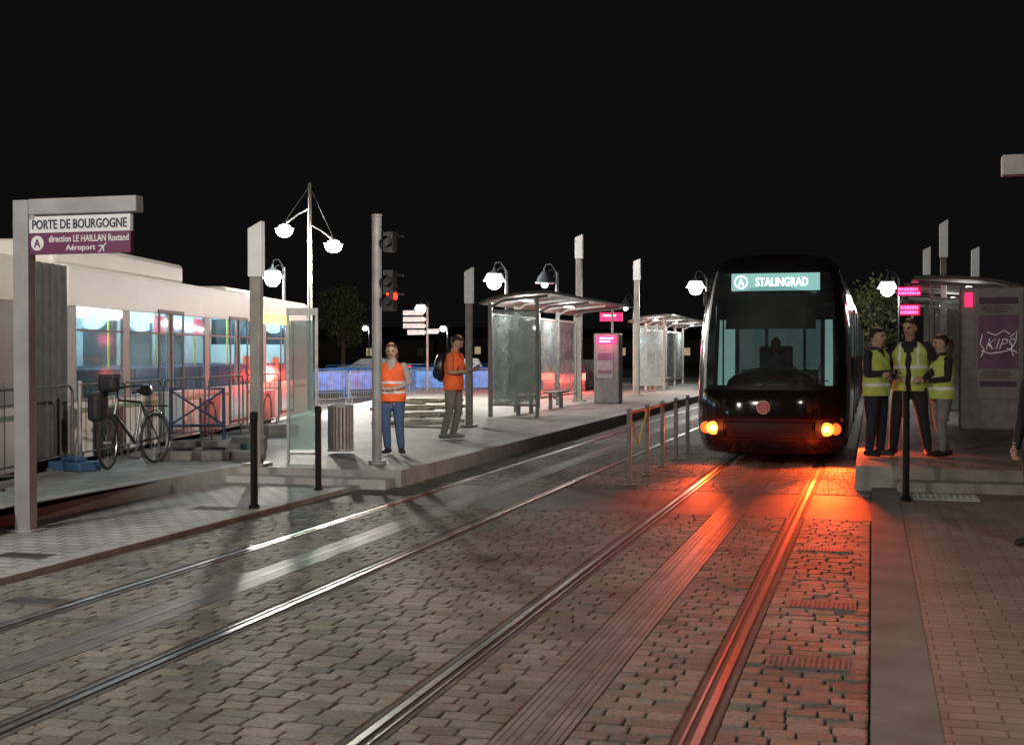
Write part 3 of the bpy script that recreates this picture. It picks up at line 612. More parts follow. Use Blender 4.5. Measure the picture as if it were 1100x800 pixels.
# ---------------------------------------------------------------- bicycle
def bicycle(loc,rz):
    t=thing('bicycle','black touring bicycle with rack leaning by metal fence','bicycle',loc,rz)
    r=.34
    def wheel(cx,steer,par):
        b=B(); b.torus((0,0,0),r-.02,.02,'Y',36,8); o=b.make('tyre',rubber,par,smooth=True)
        b=B(); b.torus((0,0,0),r-.045,.010,'Y',36,6); 
        for k in range(18):
            a=2*math.pi*k/18; b.tube([(0,.02*(-1)**k,0),((r-.05)*math.cos(a),0,(r-.05)*math.sin(a))],.0022,4)
        b.tube([(0,-.05,0),(0,.05,0)],.02,8); q=b.make('rim',steel,par)
        for k in(o,q): k.location=(cx,0,r); k.rotation_euler=(0,0,steer)
    wf=bpy.data.objects.new('wheel',None); S.collection.objects.link(wf); wf.parent=t
    wr=bpy.data.objects.new('wheel',None); S.collection.objects.link(wr); wr.parent=t
    wheel(.52,.25,wf); wheel(-.52,0,wr)
    fm=M('bike_frame',(.02,.02,.022),.25,.3,.1)
    b=B(); bb=(-.07,0,.30); sc=(-.2,0,.83); ht=(.32,0,.88); hb=(.37,0,.70)
    for a,c,rr in((bb,sc,.017),(sc,ht,.017),(bb,hb,.02),(ht,hb,.02),(bb,(-.52,.05,r),.01),(bb,(-.52,-.05,r),.01),(sc,(-.52,.05,r),.009),(sc,(-.52,-.05,r),.009)): b.tube([a,c],rr,8)
    b.make('frame',fm,t)
    b=B(); b.tube([hb,(.40,.06,.62),(.52,.08,r)],.013,8); b.tube([hb,(.40,-.06,.62),(.52,-.08,r)],.013,8); b.make('fork',fm,t)
    b=B(); b.tube([ht,(.3,0,1.02)],.014,8); b.tube([(.18,.3,1.05),(.3,.22,1.06),(.34,0,1.03),(.3,-.22,1.06),(.18,-.3,1.05)],.013,8); b.make('handlebar',fm,t)
    b=B(); b.tube([sc,(-.22,0,.95)],.013,8); b.make('seat_post',steel,t)
    b=B(); b.tube([(-.38,0,.98),(-.3,0,.985),(-.15,0,.98),(-.04,0,.97)],[.07,.075,.035,.02],10); b.make('saddle',black,t,smooth=True)
    b=B(); b.tube([(-.22,.06,.78),(-.75,.06,.76)],.008,6); b.tube([(-.22,-.06,.78),(-.75,-.06,.76)],.008,6); b.tube([(-.52,.08,r),(-.6,.07,.76)],.007,6); b.tube([(-.52,-.08,r),(-.6,-.07,.76)],.007,6)
    for k in range(5): b.tube([(-.35-k*.09,.06,.77),(-.35-k*.09,-.06,.77)],.006,6)
    b.make('rack',fm,t)
    b=B(); b.torus((-.07,-.03,.30),.09,.006,'Y',20,5); b.tube([(-.07,.06,.3),(-.07,-.06,.3)],.015,8); b.tube([(-.07,.07,.3),(.05,.08,.18)],.012,6); b.tube([(-.07,-.07,.3),(-.19,-.08,.42)],.012,6); b.make('crank',steel,t)
    b=B(); b.torus((-.52,0,r),r+.03,.008,'Y',30,4); b.make('mudguard',fm,t)
    b=B(); b.sph((.42,0,.98),(.05,.035,.035),10,6); b.make('front_lamp',steel,t)
    return t
x,y=at(142,501,LZ); bz=LZ+.002
ba=math.radians(-92); K=1.03
bicycle((x,y,bz),ba).scale=(K,K,K)
def bag(dx,dy,dz,lab,s=(.34,.16,.34)):
    px=x+K*(dx*math.cos(ba)-dy*math.sin(ba)); py=y+K*(dx*math.sin(ba)+dy*math.cos(ba))
    t=thing('pannier_bag',lab,'bag',(px,py,bz+K*dz),ba); b=B(); b.box((0,0,0),s); b.make('pouch',M('bag_black',(.015,.015,.016),.6,0,.3,10,.3),t,bevel=.06)
    b=B(); b.box((0,0,s[2]/2),(s[0]*.9,s[1]*1.0,.07)); b.make('flap',M('bag_grey',(.03,.03,.033),.6),t,bevel=.03)
bag(.44,-.2,.78,'dark roll-top bag fixed beside bicycle fork',(.28,.18,.36)); bag(.44,-.03,1.08,'small black bag on bicycle handlebar',(.2,.26,.2))

# ---------------------------------------------------------------- tram
TX,TY=-1.53,19.85
tram=thing('tram','dark burgundy tram with lit destination display and orange headlights','tram',(TX,TY,0))
ip=lambda z,T:next((a[1]+(b_[1]-a[1])*(z-a[0])/(b_[0]-a[0]) for a,b_ in zip(T,T[1:]) if a[0]<=z<=b_[0]),T[-1][1] if z>T[-1][0] else T[0][1])
WT=[(.18,1.08),(.3,1.15),(.5,1.19),(.9,1.205),(1.6,1.205),(2.2,1.18),(2.7,1.12),(3.0,1.06),(3.12,1.02),(3.22,.95),(3.29,.84),(3.33,.65),(3.35,.3),(3.352,.0)]
YT=[(.18,.14),(.3,.06),(.5,.0),(.8,.0),(1.05,.04),(1.2,.1),(2.0,.28),(2.7,.46),(3.0,.57),(3.12,.64),(3.22,.75),(3.29,.9),(3.33,1.15),(3.35,1.4),(3.352,1.6)]
NP=3.0
def surf(s,z,off=0):
    def q(s,z):
        wv=ip(z,WT); y=ip(z,YT); a=min(1,abs(s)); D=1.25
        return Vector((s*wv,y+D*(1-(max(0,1-a**NP))**(1/NP)),z))
    p_=q(s,z)
    if off:
        e=.01; s1,s2=max(-1,s-e),min(1,s+e); z1,z2=max(.19,z-e),min(3.33,z+e)
        nrm=(q(s2,z)-q(s1,z)).cross(q(s,z2)-q(s,z1)).normalized(); p_=p_+nrm*off
    return p_
def patch(s0,s1,z0,z1,off,ns=12,nz=6,mat=0,b=None):
    b=b or B(); vs=[];fs=[]
    for j in range(nz+1):
        for i in range(ns+1): vs.append(surf(s0+(s1-s0)*i/ns,z0+(z1-z0)*j/nz,off))
    for j in range(nz):
        for i in range(ns): fs.append((j*(ns+1)+i,j*(ns+1)+i+1,(j+1)*(ns+1)+i+1,(j+1)*(ns+1)+i))
    b.add(vs,fs,mat); return b
tblk=M('tram_black',(.012,.010,.012),.12,0,.2,3); tbur=M('tram_burgundy',(.026,.007,.010),.15,0,.15,3)
half=[1,.998,.99,.97,.94,.9,.86,.75,.6,.45,.3,.15]; sl=[-a for a in half]+[0]+half[::-1]
zl=[.18,.24,.3,.4,.5,.6,.7,.8,.9,1.0,1.1,1.2,1.5,1.9,2.3,2.7,3.02,3.08,3.12,3.17,3.22,3.26,3.29,3.31,3.33,3.342,3.35,3.352]
b=B(); nc=len(sl)+4; vs=[];fm=[]
for z in zl:
    wv=ip(z,WT)
    vs+=[(-wv,30,z),(-wv,6,z)]+[tuple(surf(s,z)) for s in sl]+[(wv,6,z),(wv,30,z)]
for j in range(len(zl)-1):
    for i in range(nc-1):
        zc=(zl[j]+zl[j+1])/2
        if 2<=i<nc-3:
            sc=(sl[i-2]+sl[i-1])/2
            if abs(sc)<.86 and 1.2<zc<3.02: continue
        else: sc=1
        b.add([vs[j*nc+i],vs[j*nc+i+1],vs[(j+1)*nc+i+1],vs[(j+1)*nc+i]],[(0,1,2,3)],1 if (zc<1.15) else 0)
o=b.make('body',[tblk,tbur],tram,smooth=True)
import bmesh
bm=bmesh.new(); bm.from_mesh(o.data); bmesh.ops.remove_doubles(bm,verts=bm.verts,dist=.0005); bm.to_mesh(o.data); bm.free()
patch(-.86,.86,1.2,3.02,.0,20,12).make('windscreen',glass('windscreen_glass',(.72,.80,.80),.10,.04),tram,smooth=True)
b=B(); patch(-.87,-.83,1.16,3.05,.006,2,12,0,b); patch(.83,.87,1.16,3.05,.006,2,12,0,b); patch(-.83,.83,1.16,1.23,.006,16,1,0,b); patch(-.83,.83,3.0,3.05,.006,16,1,0,b); b.make('windscreen_frame',black,tram,smooth=True)
patch(-.62,.60,2.12,2.68,-.05,14,3).make('sun_visor',M('visor_dark',(.02,.024,.026),.3,0,.2),tram,smooth=True)
# destination display
dbg=M('display_teal',(.02,.1,.1),.4,em=(.36,.72,.67),es=.72); dtx=M('display_text',(1,1,1),.4,em=(.9,1,.98),es=4)
b=B(); b.box((.06,.52,2.85),(1.36,.06,.27)); b.make('destination_display',dbg,tram)
text('lettering','STALINGRAD',.80,.13,(.16,.482,2.85),dtx,tram,bold=.0)
text('lettering','A',.09,.11,(-.47,.482,2.85),dtx,tram,bold=.01)
b=B(); b.torus((-.47,.485,2.85),.095,.008,'Y',20,5); b.make('line_badge',dtx,tram)
# cabin interior
b=B(); b.box((0,3,.7),(2.2,5.2,.06)); b.box((0,2.6,1.3),(.9,.08,1.1)); b.make('cabin_floor',dark,tram)
b=B(); b.sph((0,.95,1.2),(.75,.45,.32),20,10); b.box((0,1.0,1.0),(2.0,.6,.4)); b.make('dashboard',black,tram,smooth=True)
cl=M('cabin_lit',(.2,.24,.23),.6,0,.7,2.5,em=(.42,.70,.64),es=.42); cm_=M('cabin_lit_dim',(.1,.12,.12),.6,0,.8,2.5,em=(.35,.6,.56),es=.10)  # glow put into panels and partition stands in for the lit cabin
for sx in(-1,1): b=B(); b.box((sx*.92,2.45,1.85),(.34,.05,1.4)); b.make('cabin_glow_panel',cl,tram)
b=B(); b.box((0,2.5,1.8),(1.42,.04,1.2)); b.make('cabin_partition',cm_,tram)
for x_,w_ in((-.72,.07),(.72,.07),(-.22,.05),(.42,.05),(-.96,.025),(.90,.02)):
    b=B(); b.box((x_,2.40,1.8),(w_,.04,1.5)); b.make('cabin_pillar',dark,tram)
b=B(); b.box((0,2.4,2.5),(2.1,.08,.4)); b.make('cabin_pillar',dark,tram)
b=B(); b.box((0,2.42,1.25),(1.3,.06,.4)); b.make('cabin_pillar',dark,tram)
for sx in(-1,1): b=B(); b.tube([(sx*.96,1.3,1.2),(sx*.93,1.45,2.6)],.03,8); b.make('cabin_grab_rail',dark,tram)
b=B(); b.box((-.02,1.9,1.4),(.55,.12,.9)); b.box((-.02,1.7,1.0),(.5,.5,.1)); b.make('driver_seat',black,tram,bevel=.04)
light('cabin_light',(0,3.6,2.2),30,(.6,.9,.85),.3,parent=tram)
# wipers
for pts in(((.55,1.22,.03),(.28,1.55,.04)),((.72,1.3,.03),(.1,1.36,.045)),((-.1,1.22,.03),(.2,1.33,.04)),((.55,1.22,.03),(.62,1.55,.04))):
    b=B(); b.tube([tuple(surf(*q)) for q in pts],.009,6); b.make('wiper',black,tram)
# nose details
trimr=M('trim_red',(.12,.02,.02),.3)
for a_ in((-.95,.95,.70,.712),(-.78,.78,.40,.41)): patch(*a_,.012,24,1).make('trim_line',trimr,tram,smooth=True)
patch(-.54,.54,.44,.66,.006,20,3).make('bumper_panel',M('bumper',(.05,.012,.014),.3,0,.2),tram,smooth=True)
patch(-.93,.93,.76,1.12,.004,24,4).make('nose_panel',M('nose_black',(.012,.008,.011),.1,0,.2),tram,smooth=True)
b=B(); b.tube([(-.08,-.006,.90),(-.08,-.03,.90)],.105,24); b.make('emblem',M('emblem_cream',(.7,.5,.47),.4),tram)
b=B(); b.torus((-.08,-.034,.90),.075,.009,'Y',24,5); 
for k in range(3): 
    a=2*math.pi*k/3+.5; b.torus((-.08+.03*math.cos(a),-.035,.90+.03*math.sin(a)),.026,.007,'Y',14,5)
b.make('emblem_mark',M('emblem_red',(.5,.03,.04),.4),tram)
hl=M('headlight_red_orange',(1,.3,.05),.4,em=(1,.045,.008),es=4.5); hy=M('headlight_orange',(1,.7,.2),.4,em=(1,.15,.02),es=5.5); hc_=M('headlight_core',(1,.8,.4),.4,em=(1,.5,.12),es=14)
for sx in(-1,1):
    h_=bpy.data.objects.new('headlight',None); S.collection.objects.link(h_); h_.parent=tram
    c0=surf(sx*.72,.565); c1=surf(sx*.83,.565)
    b=patch(min(sx*.58,sx*.93),max(sx*.58,sx*.93),.43,.71,.01,8,4); b.make('housing',black,h_,smooth=True)
    b=B(); b.sph((c0.x,c0.y-.02,c0.z),(.115,.05,.105),18,12); b.make('lamp',hy,h_,smooth=True)
    b=B(); b.sph((c0.x,c0.y-.06,c0.z),(.05,.03,.048),14,10); b.make('lamp_core',hc_,h_,smooth=True)
    b=B(); b.sph((c1.x,c1.y-.02,c1.z),(.085,.09,.09),16,10); b.make('indicator',hl,h_,smooth=True)
    light('headlight_glow',(c1.x,c0.y-.14,.56),(520 if sx>0 else 60),(1,.085,.012),.09,typ='SPOT',rot=(math.radians(64),0,math.radians(186 if sx>0 else 180)),spot=math.radians(140),blend=1,parent=tram)
    light('headlight_beam',(c0.x,c0.y-.18,.57),(2100 if sx>0 else 1000),(1,.075,.010),.11,typ='SPOT',rot=(math.radians(84),0,math.radians(180)),spot=math.radians(20),blend=1,parent=tram)
    light('headlight_spill',(c1.x,c0.y-.25,.56),4,(1,.14,.02),.09,parent=tram)
# mirrors
for sx in(-1,1):
    b=B(); p_=surf(sx*.97,2.75); b.tube([tuple(p_),(p_.x+sx*.04,p_.y-.12,2.72)],.015,6); b.box((p_.x+sx*.02,p_.y-.14,2.62),(.07,.05,.2)); b.make('mirror',black,tram,bevel=.01)
for k in range(8):
    y0=2.3+k*3.4; b=B(); b.box((1.19,y0+1.2,1.85),(.02,2.3,1.1)); b.make('window',M('side_glass',(.02,.03,.035),.08,0,.2,2,em=(.3,.45,.45),es=.10),tram)
    b=B(); b.box((1.2,y0+2.85,1.5),(.03,.8,2.1)); b.make('door',M('door_grey',(.05,.045,.05),.3,0,.1),tram)
for c_,d_ in(((0,16,3.38),(1.8,6,.2)),((0,7,3.37),(1.6,4,.16))): b=B(); b.box(c_,d_); b.make('roof_unit',dark,tram,bevel=.05)
for yy in(2.5,4.2,12,14): b=B(); b.tube([(-.9,yy,.28),(.9,yy,.28)],.28,16); b.make('wheelset',dark,tram)

# ---------------------------------------------------------------- people
def loft(src,pts,rad,mat,ref=(0,1,0),step=.03,n=16,caps=True):
    P=[Vector(p_) for p_ in pts]; Q=[];RR=[]
    for i in range(len(P)-1):
        k=max(1,int((P[i+1]-P[i]).length/step))
        for j in range(k):
            f=j/k; Q.append(P[i].lerp(P[i+1],f)); RR.append(tuple(rad[i][a]*(1-f)+rad[i+1][a]*f for a in(0,1)))
    Q.append(P[-1]); RR.append(rad[-1])
    if caps:
        t0=(Q[0]-Q[1]).normalized(); t1=(Q[-1]-Q[-2]).normalized(); r0=min(RR[0]);r1=min(RR[-1])
        for a in(.5,.85,.99): Q.insert(0,P[0]+t0*r0*a); RR.insert(0,tuple(q*math.sqrt(1-a*a) for q in rad[0]))
        for a in(.5,.85,.99): Q.append(P[-1]+t1*r1*a); RR.append(tuple(q*math.sqrt(1-a*a) for q in rad[-1]))
    vs=[];fs=[];ref=Vector(ref)
    for i,q in enumerate(Q):
        t=(Q[min(i+1,len(Q)-1)]-Q[max(i-1,0)]).normalized()
        yv=ref-t*ref.dot(t)
        if yv.length<.05: yv=Vector((0,0,1))-t*t.z
        yv.normalize(); xv=yv.cross(t)
        for k in range(n):
            a=2*math.pi*k/n; vs.append(q+xv*RR[i][0]*math.cos(a)+yv*RR[i][1]*math.sin(a))
    for i in range(len(Q)-1):
        for k in range(n): fs.append((i*n+k,i*n+(k+1)%n,(i+1)*n+(k+1)%n,(i+1)*n+k))
    if caps: fs.append(tuple(range(n-1,-1,-1))); fs.append(tuple((len(Q)-1)*n+k for k in range(n)))
    src.add(vs,fs,mat)
def person(label,loc,rz,ht,cols,arms,legs,head=(0,0),hair='short',vest=None,sleeve=1.0,lean=0.0,female=False,curl=.9,bulk=1.0):
    s=ht/1.75; top,bot,shoe,skin,hairc=cols
    t=thing('person',label,'person',loc,rz); t.scale=(s*bulk,s*bulk,s)
    mats=[M('skin_'+skin,{'light':(.5,.32,.24),'tan':(.36,.22,.15),'shaded':(.12,.08,.06)}[skin],.55,0,.08,20),M('cloth_'+top[0],top[1],.85,0,.15,9,.3),M('cloth_'+bot[0],bot[1],.85,0,.15,9,.3),M('shoe_'+shoe[0],shoe[1],.6),M('hair_'+hairc[0],hairc[1],.6,0,.3,30,.5),M('eye_dark',(.03,.02,.02),.3),M('lips',(.35,.12,.10),.5)]
    b=B(); sh=.90 if female else 1.0
    L_=lambda z:-lean*max(0,z-.93)
    hz=legs.get('hip',.91)
    T=[(.86,.155,.11),(.93,.168,.12),(1.05,.145 if female else .152,.108),(1.2,.16*sh,.12),(1.33,.178*sh,.12),(1.41,.16*sh,.095),(1.46,.085,.07)]
    dz=hz-.91
    loft(b,[(0,L_(z),z+dz) for z,_,_ in T],[(a,c) for _,a,c in T],1)
    loft(b,[(0,L_(1.43)+.012,1.43+dz),(0,L_(1.55)-.005,1.56+dz)],[(.058,.06),(.052,.056)],0)
    hc=Vector((0,L_(1.63)-.02,1.635+dz)); hm=Matrix.Rotation(head[0],3,'Z')@Matrix.Rotation(head[1],3,'X')
    hp=lambda x,y,z:tuple(hc+hm@Vector((x,y,z)))
    fr=tuple(hm@Vector((0,1,0)))
    loft(b,[hp(0,-.035,-.105),hp(0,-.03,-.08),hp(0,-.012,-.04),hp(0,0,.01),hp(0,.004,.06),hp(0,.006,.1)],[(.03,.035),(.046,.06),(.064,.084),(.073,.096),(.070,.094),(.045,.065)],0,ref=fr,step=.015)
    loft(b,[hp(0,-.088,.022),hp(0,-.104,-.012),hp(0,-.108,-.02)],[(.009,.01),(.012,.014),(.014,.012)],0,ref=fr,step=.008,n=8)
    for sx in(-1,1):
        loft(b,[hp(sx*.03,-.088,.018),hp(sx*.034,-.090,.018)],[(.009,.006),(.009,.006)],5,ref=fr,step=.005,n=8)
        loft(b,[hp(sx*.074,.004,.025),hp(sx*.078,.01,-.025)],[(.008,.018),(.008,.012)],0,ref=fr,step=.01,n=8)
    loft(b,[hp(-.02,-.092,-.052),hp(.02,-.092,-.052)],[(.006,.01),(.006,.01)],6,ref=(0,0,1),step=.006,n=8)
    sz=1.405+dz
    for sx,key in((1,'L'),(-1,'R')):
        el,wr=arms[key][0],arms[key][1]; el=Vector(el)+Vector((0,0,dz)); wr=Vector(wr)+Vector((0,0,dz)); shp=Vector((sx*.18*sh,L_(1.4),sz))
        sc=1.0 if not female else .9
        if sleeve>=1: loft(b,[shp,el,wr],[(.062*sc,.062*sc),(.05*sc,.05*sc),(.036*sc,.036*sc)],1)
        else:
            mid=shp.lerp(el,.75); loft(b,[shp,mid],[(.064*sc,.064*sc),(.056*sc,.056*sc)],1); loft(b,[mid,el,wr],[(.044*sc,.044*sc),(.041*sc,.041*sc),(.028*sc,.026*sc)],0)
        d=(arms[key][2] if len(arms[key])>2 else (wr-el)); d=Vector(d).normalized(); pn=Vector(arms[key][3]) if len(arms[key])>3 else Vector((-sx,0,0)); pn=(pn-d*pn.dot(d)).normalized(); sd=d.cross(pn)*sx
        if sd.y>0 and len(arms[key])<=3: sd=-sd
        hs=.95*sc+.03
        loft(b,[wr-d*.01,wr+d*.03*hs,wr+d*.085*hs],[(.024,.02),(.038*hs,.016),(.040*hs,.014)],0,ref=tuple(pn),step=.012,n=12)
        for f_i,(o_,ln) in enumerate(((-.030,.078),(-.010,.086),(.010,.080),(.029,.064))):
            p0=wr+d*.08*hs-sd*o_*hs*1.0; c_=curl*(.85+.12*f_i); d1=(d*math.cos(c_*.5)+pn*math.sin(c_*.5)); d2=(d*math.cos(c_*1.1)+pn*math.sin(c_*1.1)); d3=(d*math.cos(c_*1.7)+pn*math.sin(c_*1.7))
            q1=p0+d1*ln*.42*hs; q2=q1+d2*ln*.32*hs; q3=q2+d3*ln*.22*hs
            loft(b,[p0-d*.015,p0,q1,q2,q3],[(.0095,.0095)]*2+[(.0088,.0088),(.008,.008),(.007,.007)],0,ref=tuple(sd),step=.008,n=8)
        p0=wr+d*.03*hs+sd*.032*hs; q1=p0+(d*.6+sd*.7+pn*.25).normalized()*.035; q2=q1+(d*.85+sd*.3+pn*.4).normalized()*.03
        loft(b,[wr+d*.025+sd*.015,p0,q1,q2],[(.013,.013),(.012,.012),(.0105,.0105),(.009,.009)],0,ref=tuple(pn),step=.008,n=8)
        hip=Vector((sx*.088,0,.90+dz)); kn=Vector(legs[key][0]); ak=Vector(legs[key][1]); fd=Vector(legs[key][2]) if len(legs[key])>2 else Vector((sx*.25,-1,0))
        loft(b,[hip,hip.lerp(kn,.5),kn,kn.lerp(ak,.35),ak+(kn-ak)*.05],[(.098,.104),(.086,.09),(.064,.066),(.062,.066),(.05,.054)],2)
        fd.normalize(); z0=ak.z-.045
        loft(b,[Vector((ak.x,ak.y,z0+.005))-fd*.055,Vector((ak.x,ak.y,z0+.008))+fd*.05,Vector((ak.x,ak.y,z0-.006))+fd*.16],[(.038,.042),(.046,.044),(.038,.027)],3,ref=(0,0,1),step=.02)
        loft(b,[(ak.x,ak.y,z0+.0),(ak.x,ak.y,ak.z+.05)],[(.04,.045),(.04,.045)],3)
    src=b.make('tmp',mats[0]); md=src.modifiers.new('r','REMESH'); md.mode='VOXEL'; md.voxel_size=.0065; md.adaptivity=0
    sm=src.modifiers.new('s','SMOOTH'); sm.factor=.5; sm.iterations=3
    dg=bpy.context.evaluated_depsgraph_get(); me=bpy.data.meshes.new_from_object(src.evaluated_get(dg)); me.name='body'
    vm=[0]*len(b.v)
    for f,mm in zip(b.f,b.m):
        for i in f: vm[i]=mm
    kd=kdtree.KDTree(len(b.v))
    for i,v in enumerate(b.v): kd.insert(v,i)
    kd.balance(); me.materials.clear()
    for m_ in mats: me.materials.append(m_)
    me.polygons.foreach_set('material_index',[vm[kd.find(p_.center)[1]] for p_ in me.polygons])
    me.polygons.foreach_set('use_smooth',[True]*len(me.polygons)); bpy.data.objects.remove(src)
    ob=bpy.data.objects.new('body',me); S.collection.objects.link(ob); ob.parent=t
    hb=B(); hb.sph((0,0,0),(.085,.110,.1),24,16,keep=lambda x,y,z:(z>.42 and not(y<-.75 and z<.55)) or (y>.05 and z>-.35) or (y>-.25 and z>.15) or(hair!='short' and y>-.1 and z>-.6))
    hb.v=[hp(x,y+.008,z+.03) for x,y,z in hb.v]
    if hair=='ponytail': loft(hb,[hp(0,.1,.05),hp(0,.16,.0),hp(0,.15,-.12),hp(0,.12,-.2)],[(.02,.02),(.03,.03),(.028,.025),(.01,.01)],0,step=.02,n=10)
    if hair=='long': loft(hb,[hp(0,.05,.0),hp(0,.06,-.1),hp(0,.07,-.17)],[(.085,.05),(.085,.045),(.06,.03)],0,step=.02,n=14)
    ho=hb.make('hair',mats[4],t,smooth=True); so=ho.modifiers.new('s','SOLIDIFY'); so.thickness=.012
    if vest:
        vb=B(); vp=[(.84,.190,.145),(.93,.195,.15),(1.05,.182,.14),(1.2,.188*sh,.145),(1.31,.198*sh,.14),(1.385,.187*sh,.118),(1.435,.14*sh,.095),(1.462,.10,.082)]
        loft(vb,[(0,L_(z),z+dz) for z,_,_ in vp],[(a,c) for _,a,c in vp],0,step=.018,n=40,caps=False)
        vb.v=[(x_+.006*math.sin(z_*31+x_*20),y_+.009*math.sin(z_*23+x_*34+y_*12),z_) for x_,y_,z_ in vb.v]
        f2=[];mm=[]; op,tp=vest[2],vest[3]
        for f in vb.f:
            c=[sum(vb.v[i][a] for i in f)/4 for a in range(3)]; z=c[2]-dz; x=c[0]; yl=c[1]-L_(z)
            if yl<0 and abs(x)<op+max(0,(z-1.32))*.5: continue
            band=tp and ((.975<z<1.01) or (1.12<z<1.155) or (tp>1 and z>1.155 and .085<abs(x)<.115))
            mm.append(1 if band else 0); f2.append(f)
        vb.f=f2; vb.m=mm
        vo=vb.make('safety_vest',[M('vest_'+vest[0],vest[1],.75,0,.15,8,.3,em=vest[1],es=.05),M('reflective_tape',(.6,.62,.6),.4,0,.1,em=(1,1,.95),es=.05)],t,smooth=True)  # slight glow in cloth and tape stands in for retroreflected light
        so=vo.modifiers.new('s','SOLIDIFY'); so.thickness=.01
    return t
std={'L':((.105,-.01,.49),(.11,.02,.10)),'R':((-.105,-.01,.49),(-.11,.02,.10))}
wide={'L':((.15,-.02,.49),(.20,.0,.10)),'R':((-.15,-.02,.49),(-.19,.03,.10))}
hang={'L':((.25,.02,1.13),(.255,-.04,.88)),'R':((-.25,.02,1.13),(-.255,-.04,.88))}
orange=('orange',(.85,.13,.03),.0,1); orange2=('orange',(.85,.13,.03),.0,0); yellow=('yellow',(.46,.54,.12),.0,1)
navy=('navy',(.02,.022,.035)); blk=('black',(.02,.02,.022)); jean=('denim',(.05,.09,.18)); khaki=('khaki',(.20,.18,.14)); greyt=('grey',(.22,.22,.22)); wht=('pale_shirt',(.35,.33,.34)); orsh=('orange_shirt',(.6,.13,.04))
brown=('brown',(.06,.03,.015)); blkh=('black',(.015,.012,.01)); fair=('dark_brown',(.04,.022,.014)); redh=('auburn',(.12,.04,.02))
x,y=at(421,488,LZ)
person('woman in orange vest and jeans standing on platform',(x,y,LZ),.25,1.66,(wht,jean,blk,'light',redh),
  {'L':((.24,.02,1.14),(.10,-.17,1.06),(-.9,-.3,.1),(0,.6,-.6)),'R':((-.24,.02,1.14),(-.10,-.18,1.05),(.9,-.3,.1),(0,.6,-.6))},{'L':((.10,-.01,.49),(.13,.0,.10)),'R':((-.08,-.03,.49),(-.06,.03,.10))},head=(.0,.1),hair='long',vest=orange,female=True,bulk=1.15)
x,y=at(487,472,LZ)
pm=person('man in orange vest with backpack looking down at phone',(x,y,LZ),1.45,1.82,(orsh,khaki,greyt,'tan',blkh),
  {'L':((.22,-.06,1.13),(.09,-.32,1.18),(-.4,-1,.3),(0,.4,.9)),'R':((-.22,-.05,1.13),(-.10,-.30,1.16),(.4,-1,.3),(0,.4,.9))},{'L':((.10,-.04,.49),(.11,.06,.10)),'R':((-.10,.02,.49),(-.11,.12,.10))},head=(0,.45),hair='short',vest=orange2,sleeve=.5,lean=.06,bulk=1.08)
def lw(px,py,pz,loc,rz,sc): return (loc[0]+sc*(px*math.cos(rz)-py*math.sin(rz)),loc[1]+sc*(px*math.sin(rz)+py*math.cos(rz)),loc[2]+sc*pz)
bk=thing('backpack','dark backpack worn by man in orange vest','backpack',lw(0,.2,1.2,(x,y,LZ),1.45,1.05),1.45)
b=B(); b.sph((0,.03,0),(.16,.12,.25),16,12); b.make('pack',black,bk,smooth=True); b=B(); b.sph((0,.12,-.08),(.11,.06,.12),12,8); b.make('pocket',dark,bk,smooth=True)
for sx in(-1,1): b=B(); b.tube([(sx*.1,-.03,.2),(sx*.11,-.12,.27),(sx*.12,-.3,.2),(sx*.13,-.37,.0),(sx*.13,-.29,-.18),(sx*.12,-.05,-.2)],.016,8); b.make('strap',black,bk)
ph=thing('phone','dark mobile phone held in both hands','phone',lw(-.005,-.43,1.24,(x,y,LZ),1.45,1.05),1.45); b=B(); b.box((0,0,0),(.075,.15,.01),rx=-.5); b.make('case',black,ph,bevel=.004); b=B(); b.box((0,.003,.008),(.066,.135,.002),rx=-.5); b.make('screen',M('phone_screen',(.5,.6,.7),.3,em=(.6,.8,1),es=2),ph)
x,y=at(941,491,RZ)
person('officer in dark uniform and yellow vest with folded arms',(x,y,RZ),.95,1.77,(navy,navy,blk,'light',blkh),
  {'L':((.22,-.02,1.13),(-.02,-.22,1.12),(-1,-.2,.1),(0,.9,-.2)),'R':((-.22,-.02,1.13),(.02,-.25,1.16),(1,-.2,.1),(0,.9,-.2))},std,head=(.1,.0),hair='short',vest=yellow,bulk=1.1)
x,y=at(977,490,RZ)
person('tall officer in open yellow vest standing with legs apart',(x,y,RZ),-.15,1.90,(blk,blk,blk,'light',brown),
  {'L':((.30,.03,1.14),(.18,-.17,1.0),(-.7,-.5,-.1),(-.3,.6,-.3)),'R':((-.30,.03,1.14),(-.18,-.17,1.02),(.7,-.5,-.1),(.3,.6,-.3))},wide,head=(-.35,.1),hair='short',vest=('yellow',(.46,.54,.12),.035,2),bulk=1.12)
x,y=at(1011,491,RZ)
person('woman with ponytail in yellow vest and grey trousers',(x,y,RZ),-1.1,1.68,(blk,greyt,blk,'light',fair),
  {'L':((.21,-.03,1.13),(.05,-.24,1.1),(-.8,-.4,.2),(0,.6,-.5)),'R':((-.21,-.03,1.13),(-.04,-.25,1.12),(.8,-.4,.2),(0,.6,-.5))},{'L':((.09,-.05,.49),(.10,-.03,.10)),'R':((-.09,.02,.49),(-.10,.12,.10))},head=(0,.1),hair='ponytail',vest=yellow,female=True,bulk=1.1)
x,y=at(1119,590,.041)
person('person in black clothes waiting on brown pavement',(x,y,.041),-.9,1.76,(blk,blk,blk,'light',brown),hang,std,hair='short')
